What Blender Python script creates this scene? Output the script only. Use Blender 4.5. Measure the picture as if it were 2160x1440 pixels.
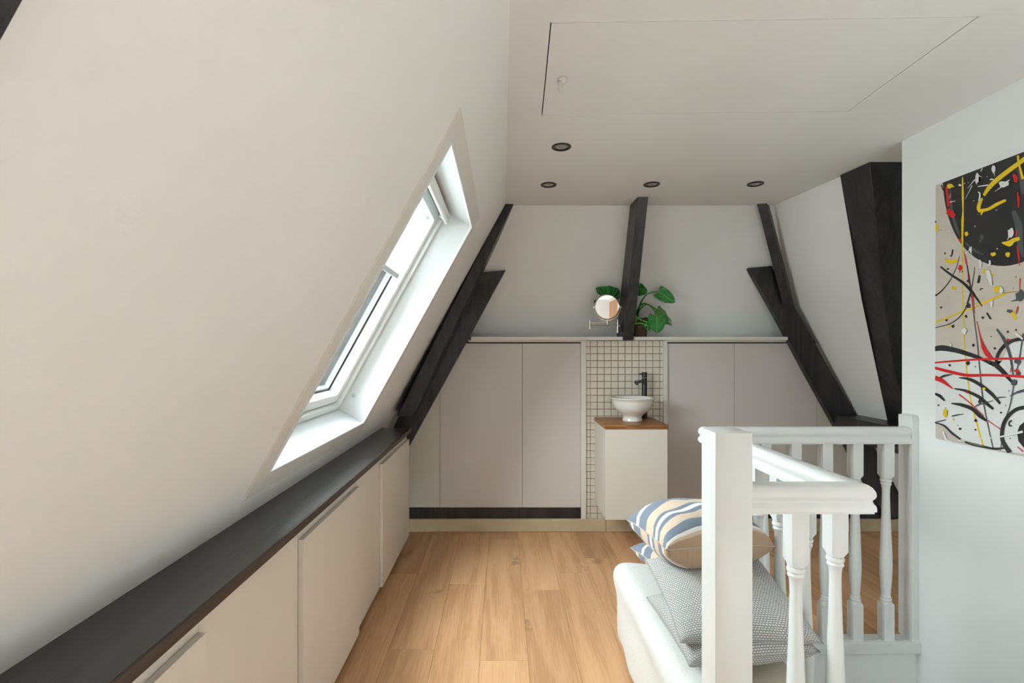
import bpy, bmesh, math, random
from mathutils import Vector, Matrix
random.seed(7)
S = bpy.context.scene
COL = S.collection
for o in list(bpy.data.objects): bpy.data.objects.remove(o)
H = 1.30                      # camera height above the floor
F = 1080.0; CX = 1060.0; CY = 738.0   # focal length and vanishing point (2160 px frame)
# ------------------------------------------------------------------ camera, sky, exposure
cam = bpy.data.cameras.new('camera'); co = bpy.data.objects.new('camera', cam); COL.objects.link(co)
co.location = (0, 0, H); co.rotation_euler = (math.pi/2, 0, 0)
cam.sensor_width = 36; cam.lens = 36*F/2160; cam.shift_x = (1080-CX)/2160; cam.shift_y = (CY-720)/2160
cam.clip_start = 0.02
S.camera = co
W = bpy.data.worlds.new('world'); S.world = W; W.use_nodes = True
WN = W.node_tree.nodes; WL = W.node_tree.links
bg = WN['Background']
tc = WN.new('ShaderNodeTexCoord'); sp = WN.new('ShaderNodeSeparateXYZ'); cr = WN.new('ShaderNodeValToRGB')
WL.new(tc.outputs['Generated'], sp.inputs[0]); WL.new(sp.outputs[2], cr.inputs[0]); WL.new(cr.outputs[0], bg.inputs[0])
cr.color_ramp.elements[0].position = 0.0; cr.color_ramp.elements[0].color = (0.62, 0.66, 0.66, 1)
cr.color_ramp.elements[1].position = 0.25; cr.color_ramp.elements[1].color = (0.93, 0.97, 1.0, 1)
bg.inputs[1].default_value = 6.0
S.view_settings.view_transform = 'Standard'; S.view_settings.look = 'None'
S.view_settings.exposure = 1.92; S.view_settings.gamma = 1.0; S.view_settings.use_curve_mapping = False

def portal(name, loc, rot, sx, sy):
    l = bpy.data.lights.new(name, 'AREA'); l.shape = 'RECTANGLE'; l.size = sx; l.size_y = sy
    l.cycles.is_portal = True
    o = bpy.data.objects.new(name, l); COL.objects.link(o); o.location = loc; o.rotation_euler = rot
    return o

# ------------------------------------------------------------------ helpers
def empty(name, loc=(0, 0, 0), kind=None):
    o = bpy.data.objects.new(name, None); COL.objects.link(o); o.location = loc; o.empty_display_size = .05
    if kind: o['kind'] = kind
    return o
def tag(o, label, cat, group=None):
    o['label'] = label; o['category'] = cat
    if group: o['group'] = group
    return o
def obj(name, me, mat=None, parent=None, kind=None, smooth=False, label=None):
    if isinstance(me, bmesh.types.BMesh):
        bm = me; me = bpy.data.meshes.new(name); bm.normal_update(); bm.to_mesh(me); bm.free()
    o = bpy.data.objects.new(name, me); COL.objects.link(o)
    if mat and not me.materials: me.materials.append(mat)
    if parent:
        o.parent = parent; l = parent.location
        p = parent
        off = Vector((0, 0, 0))
        while p: off += p.location; p = p.parent
        o.location = -off
    if kind: o['kind'] = kind
    if label: o['label'] = label
    if smooth:
        for p in me.polygons: p.use_smooth = True
    return o
def shade(o, ang=35):
    me = o.data
    for p in me.polygons: p.use_smooth = True
    bm = bmesh.new(); bm.from_mesh(me)
    for e in bm.edges:
        if len(e.link_faces) == 2 and e.calc_face_angle(0) > math.radians(ang): e.smooth = False
    bm.to_mesh(me); bm.free()
    return o
def bx(bm, x0, x1, y0, y1, z0, z1, bev=0.0, seg=2):
    vs = [bm.verts.new((x, y, z)) for z in (z0, z1) for y in (y0, y1) for x in (x0, x1)]
    idx = [(0, 2, 3, 1), (4, 5, 7, 6), (0, 1, 5, 4), (2, 6, 7, 3), (0, 4, 6, 2), (1, 3, 7, 5)]
    fs = [bm.faces.new([vs[i] for i in f]) for f in idx]
    if bev:
        es = list({e for f in fs for e in f.edges})
        bmesh.ops.bevel(bm, geom=es, offset=bev, segments=seg, affect='EDGES', profile=.5)
    return bm
def box(name, x0, x1, y0, y1, z0, z1, mat, parent=None, bev=0.0, **k):
    return obj(name, bx(bmesh.new(), x0, x1, y0, y1, z0, z1, bev), mat, parent, **k)
def prism(bm, A, B, bev=0.0):
    """solid between polygon A and polygon B (same count)"""
    n = len(A); a = [bm.verts.new(p) for p in A]; b = [bm.verts.new(p) for p in B]
    fs = [bm.faces.new(a), bm.faces.new(b[::-1])]
    for i in range(n): fs.append(bm.faces.new((a[i], b[i], b[(i+1) % n], a[(i+1) % n])))
    bmesh.ops.recalc_face_normals(bm, faces=fs)
    if bev:
        bmesh.ops.bevel(bm, geom=list({e for f in fs for e in f.edges}), offset=bev, segments=1, affect='EDGES')
    return bm
def tube(bm, pts, r, n=10, cap=True):
    pts = [Vector(p) for p in pts]; rs = r if isinstance(r, (list, tuple)) else [r]*len(pts)
    rings = []; up = Vector((.13, .21, .97))
    for i, p in enumerate(pts):
        t = (pts[min(i+1, len(pts)-1)]-pts[max(i-1, 0)]).normalized()
        a = t.cross(up)
        if a.length < .05: a = t.cross(Vector((1, 0, 0)))
        a.normalize(); b = t.cross(a).normalized(); up = -b if False else up
        rings.append([bm.verts.new(p+a*math.cos(2*math.pi*k/n)*rs[i]+b*math.sin(2*math.pi*k/n)*rs[i]) for k in range(n)])
    for i in range(len(rings)-1):
        for k in range(n): bm.faces.new((rings[i][k], rings[i][(k+1) % n], rings[i+1][(k+1) % n], rings[i+1][k]))
    if cap: bm.faces.new(rings[0][::-1]); bm.faces.new(rings[-1])
    bmesh.ops.recalc_face_normals(bm, faces=bm.faces)
    return bm
def spline(P, n=8):
    P = [Vector(p) for p in P]; out = []
    for i in range(len(P)-1):
        p0 = P[max(i-1, 0)]; p1 = P[i]; p2 = P[i+1]; p3 = P[min(i+2, len(P)-1)]
        for k in range(n):
            t = k/n
            out.append(.5*((2*p1)+(p2-p0)*t+(2*p0-5*p1+4*p2-p3)*t*t+(3*p1-p0-3*p2+p3)*t**3))
    out.append(P[-1]); return out
def lathe(bm, prof, c, n=32, axis='z', cap=True):
    c = Vector(c); rings = []
    for r, z in prof:
        ring = []
        for k in range(n):
            a = 2*math.pi*k/n
            v = (r*math.cos(a), r*math.sin(a), z) if axis == 'z' else (r*math.cos(a), z, r*math.sin(a)) if axis == 'y' else (z, r*math.cos(a), r*math.sin(a))
            ring.append(bm.verts.new(c+Vector(v)))
        rings.append(ring)
    for i in range(len(rings)-1):
        for k in range(n): bm.faces.new((rings[i][k], rings[i][(k+1) % n], rings[i+1][(k+1) % n], rings[i+1][k]))
    if cap:
        bm.faces.new(rings[0][::-1]); bm.faces.new(rings[-1])
    bmesh.ops.recalc_face_normals(bm, faces=bm.faces)
    return bm
def W2(x, y, D):                       # world point seen at a frame position, at distance D
    return Vector(((x-CX)*D/F, D, H+(CY-y)*D/F))

# ------------------------------------------------------------------ materials
def hexc(r, g, b):
    f = lambda c: ((c/255+.055)/1.055)**2.4 if c > 10 else c/255/12.92
    return (f(r), f(g), f(b), 1)
def mat(name, col, rough=.6, spec=.5, metal=0.0, noise=0.0, nscale=20, bump=0.0, bscale=200, coat=0.0, alpha=None, sheen=0.0):
    m = bpy.data.materials.new(name); m.use_nodes = True; N = m.node_tree.nodes; L = m.node_tree.links
    b = N['Principled BSDF']
    b.inputs['Base Color'].default_value = col; b.inputs['Roughness'].default_value = rough
    b.inputs['Specular IOR Level'].default_value = spec; b.inputs['Metallic'].default_value = metal
    b.inputs['Coat Weight'].default_value = coat; b.inputs['Sheen Weight'].default_value = sheen
    t = N.new('ShaderNodeTexCoord')
    if noise:
        n = N.new('ShaderNodeTexNoise'); n.inputs['Scale'].default_value = nscale; n.inputs['Detail'].default_value = 6
        L.new(t.outputs['Object'], n.inputs['Vector'])
        mx = N.new('ShaderNodeMix'); mx.data_type = 'RGBA'; mx.blend_type = 'MULTIPLY'; mx.inputs['Factor'].default_value = 1
        r = N.new('ShaderNodeMapRange'); r.inputs['From Min'].default_value = .3; r.inputs['From Max'].default_value = .7
        r.inputs['To Min'].default_value = 1-noise; r.inputs['To Max'].default_value = 1+noise*.5
        L.new(n.outputs['Fac'], r.inputs['Value']); mx.inputs['A'].default_value = col; L.new(r.outputs[0], mx.inputs['B'])
        L.new(mx.outputs['Result'], b.inputs['Base Color'])
    if bump:
        n2 = N.new('ShaderNodeTexNoise'); n2.inputs['Scale'].default_value = bscale; n2.inputs['Detail'].default_value = 4
        L.new(t.outputs['Object'], n2.inputs['Vector'])
        bp = N.new('ShaderNodeBump'); bp.inputs['Strength'].default_value = bump; bp.inputs['Distance'].default_value = .002
        L.new(n2.outputs['Fac'], bp.inputs['Height']); L.new(bp.outputs[0], b.inputs['Normal'])
    return m
M = {}
M['plaster'] = mat('plaster_paint', (.855, .852, .843, 1), .75, .3, noise=.02, nscale=2.5, bump=.25, bscale=60)
M['wallcool'] = mat('wall_paint', (.84, .855, .85, 1), .7, .3, noise=.015, nscale=2, bump=.2, bscale=80)
M['architrave'] = mat('cream_gloss_paint', (.76, .73, .68, 1), .45, .45, noise=.03, nscale=6)
M['lining'] = mat("white_lining", (.72, .735, .74, 1), .45, .4)
M['pvc'] = mat('window_white', (.84, .86, .85, 1), .3, .5)
M['alu'] = mat('window_grey', (.50, .54, .54, 1), .35, .5, metal=.3)
M['gasket'] = mat('black_rubber', (.02, .02, .02, 1), .6)
M['whitewood'] = mat('white_gloss_wood', (.75, .765, .76, 1), .32, .5, noise=.02, nscale=9, bump=.1, bscale=40)
M['panel'] = mat('panel_paint', (.66, .61, .59, 1), .5, .4, noise=.02, nscale=3)
M['filler'] = mat('filler_paint', (.66, .63, .56, 1), .5, .4, noise=.02, nscale=3)
M['cream'] = mat('cupboard_cream', (.74, .69, .62, 1), .38, .45, noise=.015, nscale=3)
M['trimw'] = mat('trim_cream', (.74, .72, .67, 1), .4, .45)
M['skirt'] = mat('skirting_pale_wood', (.60, .49, .33, 1), .45, .4, noise=.12, nscale=8)
M['tile'] = mat('mosaic_tile', (.72, .66, .57, 1), .22, .5, noise=.04, nscale=30)
M['grout'] = mat('grout_brown', (.13, .085, .05, 1), .9)
M['ceramic'] = mat('white_ceramic', (.80, .78, .74, 1), .08, .6, coat=.4)
M['blackmetal'] = mat('matt_black_metal', (.018, .018, .02, 1), .38, .5)
M['chrome'] = mat('brushed_chrome', (.62, .58, .52, 1), .22, .5, metal=1)
M['mirror'] = mat('mirror_glass', (.93, .93, .93, 1), .01, .5, metal=1)
M['pot'] = mat('brown_clay', (.13, .095, .07, 1), .8, .3, noise=.45, nscale=60, bump=.5, bscale=150)
M['soil'] = mat('dark_soil', (.03, .02, .012, 1), .95, noise=.4, nscale=80)
M['stem'] = mat('green_stem', (.045, .20, .03, 1), .4, .5)
M['stemlight'] = mat('pale_green_stem', (.10, .42, .05, 1), .4, .5)
M['lens'] = mat('lamp_lens', (.42, .40, .37, 1), .25, .6, noise=.4, nscale=120)
M['dark'] = mat('dark_void', (.02, .02, .02, 1), .9)
M['blind'] = mat('blind_fabric', (.92, .92, .92, 1), .8)
M['fleece'] = mat('white_fleece', (.80, .80, .78, 1), .95, .1, noise=.06, nscale=120, bump=1.0, bscale=260, sheen=.3)
M['creamcloth'] = mat('cream_cotton', (.72, .66, .54, 1), .85, .2, noise=.03, nscale=60, bump=.4, bscale=500)
M['roofout'] = mat('orange_roof_tiles', (.62, .26, .14, 1), .8, noise=.2, nscale=3)
M['brickout'] = mat('pale_house_wall', (.55, .52, .48, 1), .8, noise=.1, nscale=2)
M['treeout'] = mat('tree_green', (.10, .20, .05, 1), .8, noise=.5, nscale=2)
M['slate'] = mat('slate_grey', (.22, .25, .28, 1), .7, noise=.2, nscale=3)
M['whitepaintedge'] = mat('white_thread', (.8, .78, .74, 1), .8)

# translucent blind
def blind_mat():
    m = M['blind']; N = m.node_tree.nodes; L = m.node_tree.links
    tr = N.new('ShaderNodeBsdfTranslucent'); tr.inputs[0].default_value = (.92, .93, .93, 1)
    mx = N.new('ShaderNodeMixShader'); mx.inputs[0].default_value = .6
    L.new(N['Principled BSDF'].outputs[0], mx.inputs[1]); L.new(tr.outputs[0], mx.inputs[2])
    L.new(mx.outputs[0], N['Material Output'].inputs[0])
blind_mat()
def glass_mat():
    m = bpy.data.materials.new('window_glass'); m.use_nodes = True; N = m.node_tree.nodes; L = m.node_tree.links
    N.remove(N['Principled BSDF'])
    t = N.new('ShaderNodeBsdfTransparent'); t.inputs[0].default_value = (.93, .97, .96, 1)
    g = N.new('ShaderNodeBsdfGlossy'); g.inputs['Roughness'].default_value = .02
    fr = N.new('ShaderNodeFresnel'); fr.inputs[0].default_value = 1.25
    mx = N.new('ShaderNodeMixShader'); L.new(fr.outputs[0], mx.inputs[0]); L.new(t.outputs[0], mx.inputs[1]); L.new(g.outputs[0], mx.inputs[2])
    L.new(mx.outputs[0], N['Material Output'].inputs[0]); return m
M['glass'] = glass_mat()

def wood_mat(name, c1, c2, c3, rough=.4, axis='Y', scale=1.0, knots=True, bump=.08, spec=.4, tone=.12, ring=9, gl=1.0):
    m = bpy.data.materials.new(name); m.use_nodes = True; N = m.node_tree.nodes; L = m.node_tree.links
    b = N['Principled BSDF']; b.inputs['Roughness'].default_value = rough; b.inputs['Specular IOR Level'].default_value = spec
    t = N.new('ShaderNodeTexCoord'); oi = N.new('ShaderNodeObjectInfo')
    off = N.new('ShaderNodeVectorMath'); off.operation = 'MULTIPLY_ADD'
    cmb = N.new('ShaderNodeCombineXYZ')
    for i in range(3): L.new(oi.outputs['Random'], cmb.inputs[i])
    L.new(cmb.outputs[0], off.inputs[0]); off.inputs[1].default_value = (37, 91, 53); L.new(t.outputs['Object'], off.inputs[2])
    mp = N.new('ShaderNodeMapping'); L.new(off.outputs[0], mp.inputs[0])
    sc = {'Y': (1, .09, 1), 'X': (.09, 1, 1), 'Z': (1, 1, .09)}[axis]
    mp.inputs['Scale'].default_value = tuple(s*scale for s in sc)
    # cathedral grain: distorted bands
    n1 = N.new('ShaderNodeTexNoise'); n1.inputs['Scale'].default_value = 5; n1.inputs['Detail'].default_value = 2; L.new(mp.outputs[0], n1.inputs['Vector'])
    ml = N.new('ShaderNodeMath'); ml.operation = 'MULTIPLY'; ml.inputs[1].default_value = ring; L.new(n1.outputs['Fac'], ml.inputs[0])
    fr = N.new('ShaderNodeMath'); fr.operation = 'PINGPONG'; fr.inputs[1].default_value = .5; L.new(ml.outputs[0], fr.inputs[0])
    n2 = N.new('ShaderNodeTexNoise'); n2.inputs['Scale'].default_value = 160; n2.inputs['Detail'].default_value = 6; n2.inputs['Roughness'].default_value = .65
    mp2 = N.new('ShaderNodeMapping'); L.new(off.outputs[0], mp2.inputs[0])
    sc2 = {'Y': (1, .035, 1), 'X': (.035, 1, 1), 'Z': (1, 1, .035)}[axis]; mp2.inputs['Scale'].default_value = sc2
    L.new(mp2.outputs[0], n2.inputs['Vector'])
    n3 = N.new('ShaderNodeTexNoise'); n3.inputs['Scale'].default_value = 7*scale; n3.inputs['Detail'].default_value = 3; L.new(mp.outputs[0], n3.inputs['Vector'])
    add = N.new('ShaderNodeMath'); add.operation = 'MULTIPLY_ADD'; add.inputs[1].default_value = .55; L.new(fr.outputs[0], add.inputs[0])
    s3 = N.new('ShaderNodeMath'); s3.operation = 'MULTIPLY_ADD'; s3.inputs[1].default_value = .9; L.new(n2.outputs['Fac'], s3.inputs[0]); 
    s4 = N.new('ShaderNodeMath'); s4.operation = 'MULTIPLY'; s4.inputs[1].default_value = .5; L.new(n3.outputs['Fac'], s4.inputs[0]); L.new(s4.outputs[0], s3.inputs[2])
    L.new(s3.outputs[0], add.inputs[2])
    cr = N.new('ShaderNodeValToRGB'); e = cr.color_ramp.elements
    e[0].position = .50; e[0].color = c1; e[1].position = 1.12 if False else 1.0; e[1].color = c3
    x = e.new(.78); x.color = c2
    L.new(add.outputs[0], cr.inputs[0])
    colr = cr.outputs[0]
    if knots:
        v = N.new('ShaderNodeTexVoronoi'); v.voronoi_dimensions = '2D'; v.inputs['Scale'].default_value = 2.3
        mp3 = N.new('ShaderNodeMapping'); mp3.inputs['Scale'].default_value = (1.0, .62, 0); L.new(off.outputs[0], mp3.inputs[0])
        nd = N.new('ShaderNodeTexNoise'); nd.inputs['Scale'].default_value = 16; L.new(off.outputs[0], nd.inputs['Vector'])
        va = N.new('ShaderNodeVectorMath'); va.operation = 'MULTIPLY_ADD'; va.inputs[1].default_value = (.14, .14, 0); L.new(nd.outputs['Color'], va.inputs[0]); L.new(mp3.outputs[0], va.inputs[2])
        L.new(va.outputs[0], v.inputs['Vector'])
        r = N.new('ShaderNodeMapRange'); r.inputs['From Min'].default_value = .015; r.inputs['From Max'].default_value = .085; r.inputs['To Min'].default_value = .62; r.inputs['To Max'].default_value = 0
        L.new(v.outputs['Distance'], r.inputs['Value'])
        mk = N.new('ShaderNodeMix'); mk.data_type = 'RGBA'; L.new(r.outputs[0], mk.inputs['Factor']); L.new(colr, mk.inputs['A']); mk.inputs['B'].default_value = tuple(c*.42 for c in c3[:3])+(1,)
        colr = mk.outputs['Result']
    hs = N.new('ShaderNodeHueSaturation'); mr = N.new('ShaderNodeMapRange'); mr.inputs['To Min'].default_value = 1-tone; mr.inputs['To Max'].default_value = 1+tone
    L.new(oi.outputs['Random'], mr.inputs['Value']); L.new(mr.outputs[0], hs.inputs['Value']); L.new(colr, hs.inputs['Color'])
    L.new(hs.outputs[0], b.inputs['Base Color'])
    bp = N.new('ShaderNodeBump'); bp.inputs['Strength'].default_value = bump; bp.inputs['Distance'].default_value = .003; L.new(n2.outputs['Fac'], bp.inputs['Height']); L.new(bp.outputs[0], b.inputs['Normal'])
    return m
M['oak'] = wood_mat('oak_floor', (.70, .42, .235, 1), (.65, .37, .195, 1), (.53, .285, .14, 1), .42, ring=5)
M['butcher'] = wood_mat('oiled_oak_top', (.50, .235, .065, 1), (.40, .17, .04, 1), (.25, .09, .02, 1), .35, axis='X', scale=2, knots=False, tone=.18)
M['ledge'] = wood_mat('black_stained_oak', (.040, .041, .044, 1), (.026, .027, .030, 1), (.014, .014, .016, 1), .33, axis='Y', knots=False, bump=.5, spec=.7)
M['ledge'].node_tree.nodes['Principled BSDF'].inputs['Coat Weight'].default_value = .35; M['ledge'].node_tree.nodes['Principled BSDF'].inputs['Coat Roughness'].default_value = .3
M['beam'] = wood_mat('black_beam', (.046, .044, .047, 1), (.030, .028, .031, 1), (.014, .013, .015, 1), .36, axis='Z', knots=False, bump=.45, spec=.5)
M['ledgeedge'] = wood_mat('brown_worn_edge', (.075, .052, .042, 1), (.05, .035, .03, 1), (.03, .02, .018, 1), .4, axis='Y', knots=False, bump=.3)
M['doorwood'] = wood_mat('orange_door_wood', (.55, .28, .12, 1), (.48, .22, .09, 1), (.35, .15, .05, 1), .4, axis='Z', knots=False)

# ------------------------------------------------------------------ the room
ZC = .97                                  # ceiling above the camera
XT, XBL, ZBL = .02, -.812, -.533          # left slope: x at ceiling, x low down
def sx(z): return XT+(XBL-XT)*(ZC-z)/(ZC-ZBL)     # z relative to camera
SL = math.hypot(XT-XBL, ZC-ZBL)
DN = Vector(((XBL-XT)/SL, 0, -(ZC-ZBL)/SL))          # down the slope
NO = Vector((DN.z, 0, -DN.x)); NO = NO if NO.x < 0 else -NO   # outward
def lp(t, y, d=0):                        # t: metres down the slope from the ceiling, d: outward
    return Vector((XT, y, H+ZC))+DN*t+NO*d
Y0 = -1.5
# window opening
T1, T2, WY1, WY2 = .222*SL, .892*SL, 1.575, 2.635
DEP = .137
def ring_quad(bm, o, i):
    vo = [bm.verts.new(p) for p in o]; vi = [bm.verts.new(p) for p in i]
    for k in range(4): bm.faces.new((vo[k], vo[(k+1) % 4], vi[(k+1) % 4], vi[k]))
TEND = 2.55
bm = bmesh.new()
g_ = .0185
BY1, BY2 = -.85, -.20
ys = [Y0, BY1, BY2, WY1-g_, WY2+g_, 4.1]; ts = [-.12, T1-g_, T2+g_, TEND]
for i in range(5):
    for j in range(3):
        if i in (1, 3) and j == 1: continue
        A = [lp(ts[j], ys[i]), lp(ts[j+1], ys[i]), lp(ts[j+1], ys[i+1]), lp(ts[j], ys[i+1])]
        prism(bm, A, [p+NO*.13 for p in A])
bmesh.ops.remove_doubles(bm, verts=bm.verts, dist=1e-5)
obj('wall_left', bm, M['plaster'], kind='structure')

# ceiling with hatch opening
hz = H+ZC
hq = [(.142, 1.519), (.161, 2.118), (1.407, 2.087), (1.388, 1.490)]
bm = bmesh.new()
outer = [(-.05, Y0), (-.05, 4.0), (3.0, 4.0), (3.0, Y0)]
for zz in (0, .12):
    vo = [bm.verts.new((x, y, hz+zz)) for x, y in outer]; vi = [bm.verts.new((x, y, hz+zz)) for x, y in hq]
    for k in range(4): bm.faces.new((vo[k], vo[(k+1) % 4], vi[(k+1) % 4], vi[k]))
    if zz == 0: lo = vi; lo2 = vo
    else:
        for k in range(4):
            bm.faces.new((lo[k], lo[(k+1) % 4], vi[(k+1) % 4], vi[k])); bm.faces.new((lo2[k], lo2[(k+1) % 4], vo[(k+1) % 4], vo[k]))
bmesh.ops.recalc_face_normals(bm, faces=bm.faces)
ceil = obj('ceiling', bm, M['plaster'], kind='structure')
cxq = sum(p[0] for p in hq)/4; cyq = sum(p[1] for p in hq)/4
def shr(p, g): return (p[0]+(g if p[0] < cxq else -g), p[1]+(g if p[1] < cyq else -g))
bm = bmesh.new(); A = [Vector((*shr(p, .004), hz+.001)) for p in hq]; prism(bm, A, [a+Vector((0, 0, .025)) for a in A])
hatch = obj('hatch_panel', bm, M['plaster'], ceil)
bm = bmesh.new(); A = [Vector((*shr(p, -.05), hz+.1)) for p in hq]; prism(bm, A, [a+Vector((0, 0, .02)) for a in A])
obj('hatch_backing', bm, M['dark'], ceil)
bm = bmesh.new()
for k in range(4):                        # slim proud bead round the hatch
    a = Vector((*shr(hq[k], -.004), hz)); b = Vector((*shr(hq[(k+1) % 4], -.004), hz))
    tube(bm, [a, b], .0009, 6)
obj('hatch_bead', bm, M['plaster'], ceil)
bm = bmesh.new(); lathe(bm, [(.0, 0), (.016, 0), (.016, -.006), (.009, -.010), (.007, -.02), (0, -.02)], (.215, 1.83, hz), 20, cap=False)
tube(bm, spline([(.232, 1.832, hz-.004), (.217, 1.83, hz-.014), (.205, 1.825, hz-.020), (.203, 1.822, hz-.045), (.207, 1.822, hz-.052)], 4), .0055, 8)
lt = obj('latch', bm, M['trimw'], hatch); shade(lt)

# back slope and its hidden lower part
def back_y(z): return 3.44+(ZC-z)*(.43/.876)
bm = bmesh.new()
A = [(-.9, back_y(ZC+.06), hz+.06), (3.2, back_y(ZC+.06), hz+.06), (3.2, back_y(-.1), H-.1), (-.9, back_y(-.1), H-.1)]
A = [Vector(a) for a in A]; prism(bm, A, [a+Vector((0, .08, .04)) for a in A])
obj('wall_back', bm, M['plaster'], kind='structure')
box('wall_back_lower', -1.4, 3.4, 3.92, 4.0, -.05, 1.35, M['plaster'], kind='structure')

# right slope (mirrors the left), slightly skewed at the ceiling
def rx(z, y):
    top = 1.824+(3.43-y)*.115
    return top+(2.53-top)*(ZC-z)/(ZC+.46)
bm = bmesh.new()
g = {}
for i, yy_ in enumerate((2.67, 2.95, 3.4, 4.0)):
    for j, z in enumerate((ZC+.08, .5, 0, -.46, -1.34)):
        y = (2.68+.41*(ZC-z))*(1-i/3)+4.0*i/3
        g[i, j] = bm.verts.new((rx(z, y), y, H+z))
fs = [bm.faces.new((g[i, j], g[i, j+1], g[i+1, j+1], g[i+1, j])) for i in range(3) for j in range(4)]
r = bmesh.ops.extrude_face_region(bm, geom=fs)
for v in r['geom']:
    if isinstance(v, bmesh.types.BMVert): v.co += Vector((.1, 0, .05))
bmesh.ops.recalc_face_normals(bm, faces=bm.faces)
A = [Vector((rx(z, 2.5)+.24, 2.36, H+z)) for z in (ZC+.08, -1.34)]
prism(bm, [A[0], A[1], A[1]+Vector((.1, 0, 0)), A[0]+Vector((.1, 0, 0))], [p+Vector((0, 1.3, 0)) for p in (A[0], A[1], A[1]+Vector((.1, 0, 0)), A[0]+Vector((.1, 0, 0)))])
obj('wall_right_slope', bm, M['plaster'], kind='structure')

# right wall with the painting, returning behind the corner
XR = 1.857
bm = bmesh.new(); bx(bm, XR, XR+.09, Y0, 2.38, -1.6, H+ZC+.05); bx(bm, XR+.09, 3.3, 2.30, 2.38, -1.6, H+ZC+.05)
obj('wall_right', bm, M['wallcool'], kind='structure')
# rear wall behind the viewer
box('wall_rear', -1.6, 3.0, Y0-.1, Y0, -1.6, 2.4, M['wallcool'], kind='structure')
d1 = empty('door_1', (XR, -1.05, 0), 'structure')
bm = bmesh.new(); bx(bm, XR-.03, XR-.001, -1.45, -.35, .01, 2.18, .003); obj('door_leaf', bm, M['doorwood'], d1)
bm = bmesh.new(); bx(bm, XR-.035, XR-.001, -.35, -.28, 0, 2.24, .003); bx(bm, XR-.035, XR-.001, -1.45, -.35, 2.18, 2.24, .003); obj('door_frame', bm, M['trimw'], d1)

# ------------------------------------------------------------------ floor of oak planks, with the stairwell left open
SWX0, SWY1 = .955, 2.285
bm = bmesh.new(); bx(bm, -1.3, SWX0-.045, Y0, 3.95, -.12, -.014); bx(bm, SWX0-.045, 3.1, SWY1+.05, 3.95, -.12, -.014)
floor = obj('floor', bm, M['dark'], kind='structure')
joints = {-.495: 2.225, -.295: 2.848, -.095: 2.144, .108: 2.775, .312: 2.987, .515: 3.2, -.70: 2.975}
seams = [-.905, -.70, -.495, -.295, -.095, .108, .312, .515, .718, .92, 1.125, 1.33, 1.533, 1.737, 1.94, 2.145, 2.35, 2.555, 2.76, 2.96]
for k in range(len(seams)-1):
    x0, x1 = seams[k], seams[k+1]
    j = joints.get(x0, 2.5+random.random()*1.1)
    cuts = [j+1.38*n for n in range(-4, 3)]
    lo = Y0 if x1 < .93 else SWY1
    ys_ = [lo]+[c for c in cuts if lo+.02 < c < 3.68]+[3.70]
    for a, b in zip(ys_, ys_[1:]):
        if x1 < -.75 and False: continue
        bm = bmesh.new(); bx(bm, x0+.0003, x1-.0003, a+.0003, b-.0003, -.013, 0)
        top = [e for e in bm.edges if all(v.co.z > -.001 for v in e.verts)]
        bmesh.ops.bevel(bm, geom=top, offset=.0011, segments=1, affect='EDGES')
        obj('plank', bm, M['oak'], floor)
# stairwell walls and bottom
bm = bmesh.new(); bx(bm, SWX0-.03, SWX0+.0, 0, SWY1, -1.6, -.02); bx(bm, SWX0-.03, XR, SWY1+.012, SWY1+.06, -1.6, -.045); bx(bm, SWX0, XR, -.1, 0, -1.6, -.02)
obj('wall_stairwell', bm, M['wallcool'], kind='structure')
box('floor_stairwell', SWX0-.03, XR, -.1, SWY1+.06, -1.7, -1.6, M['creamcloth'], kind='structure')

# ------------------------------------------------------------------ roof window in the left slope
w1 = empty('window_1', lp((T1+T2)/2, (WY1+WY2)/2), 'structure')
portal('roof_window_portal', lp((T1+T2)/2, (WY1+WY2)/2, .30), (0, math.atan2(-NO.x, -NO.z)+math.pi if False else 0, 0), 1.0, 1.0)
po = bpy.data.objects['roof_window_portal']; po.rotation_mode = 'QUATERNION'; po.rotation_quaternion = (-NO).to_track_quat('-Z', 'Y')
po.data.size = 1.35; po.data.size_y = 1.35
def slab(bm, t0, t1, y0, y1, d0, d1, bev=0):
    A = [lp(t0, y0, d0), lp(t1, y0, d0), lp(t1, y1, d0), lp(t0, y1, d0)]
    return prism(bm, A, [a+NO*(d1-d0) for a in A], bev)
def frame_ring(name, t0, t1, y0, y1, w, d0, d1, m, parent, bev=.0015):
    bm = bmesh.new()
    def q(k, d): return [lp(t0+k, y0+k, d), lp(t1-k, y0+k, d), lp(t1-k, y1-k, d), lp(t0+k, y1-k, d)]
    R = [[bm.verts.new(p) for p in q(*a)] for a in ((0, d0), (w, d0), (w, d1), (0, d1))]
    for a in range(4):
        for k in range(4):
            bm.faces.new((R[a][k], R[a][(k+1) % 4], R[(a+1) % 4][(k+1) % 4], R[(a+1) % 4][k]))
    bmesh.ops.recalc_face_normals(bm, faces=bm.faces)
    if bev:
        es = [e for e in bm.edges if e.calc_face_angle(0) > .5]
        bmesh.ops.bevel(bm, geom=es, offset=bev, segments=1, affect='EDGES')
    return obj(name, bm, m, parent)
AW = .082
for nm, (a, b, c, d) in {'a': (T1-AW, T1, WY1-AW, WY2+AW), 'b': (T2, T2+AW*.95, WY1-AW, WY2+.0), 'c': (T1, T2, WY1-AW, WY1), 'd': (T1, T2+AW*.95, WY2+.0005, WY2+AW)}.items():
    bm = bmesh.new(); slab(bm, a, b, c, d, -.006, .004, .001); obj('architrave', bm, M['architrave'], w1)
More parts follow.
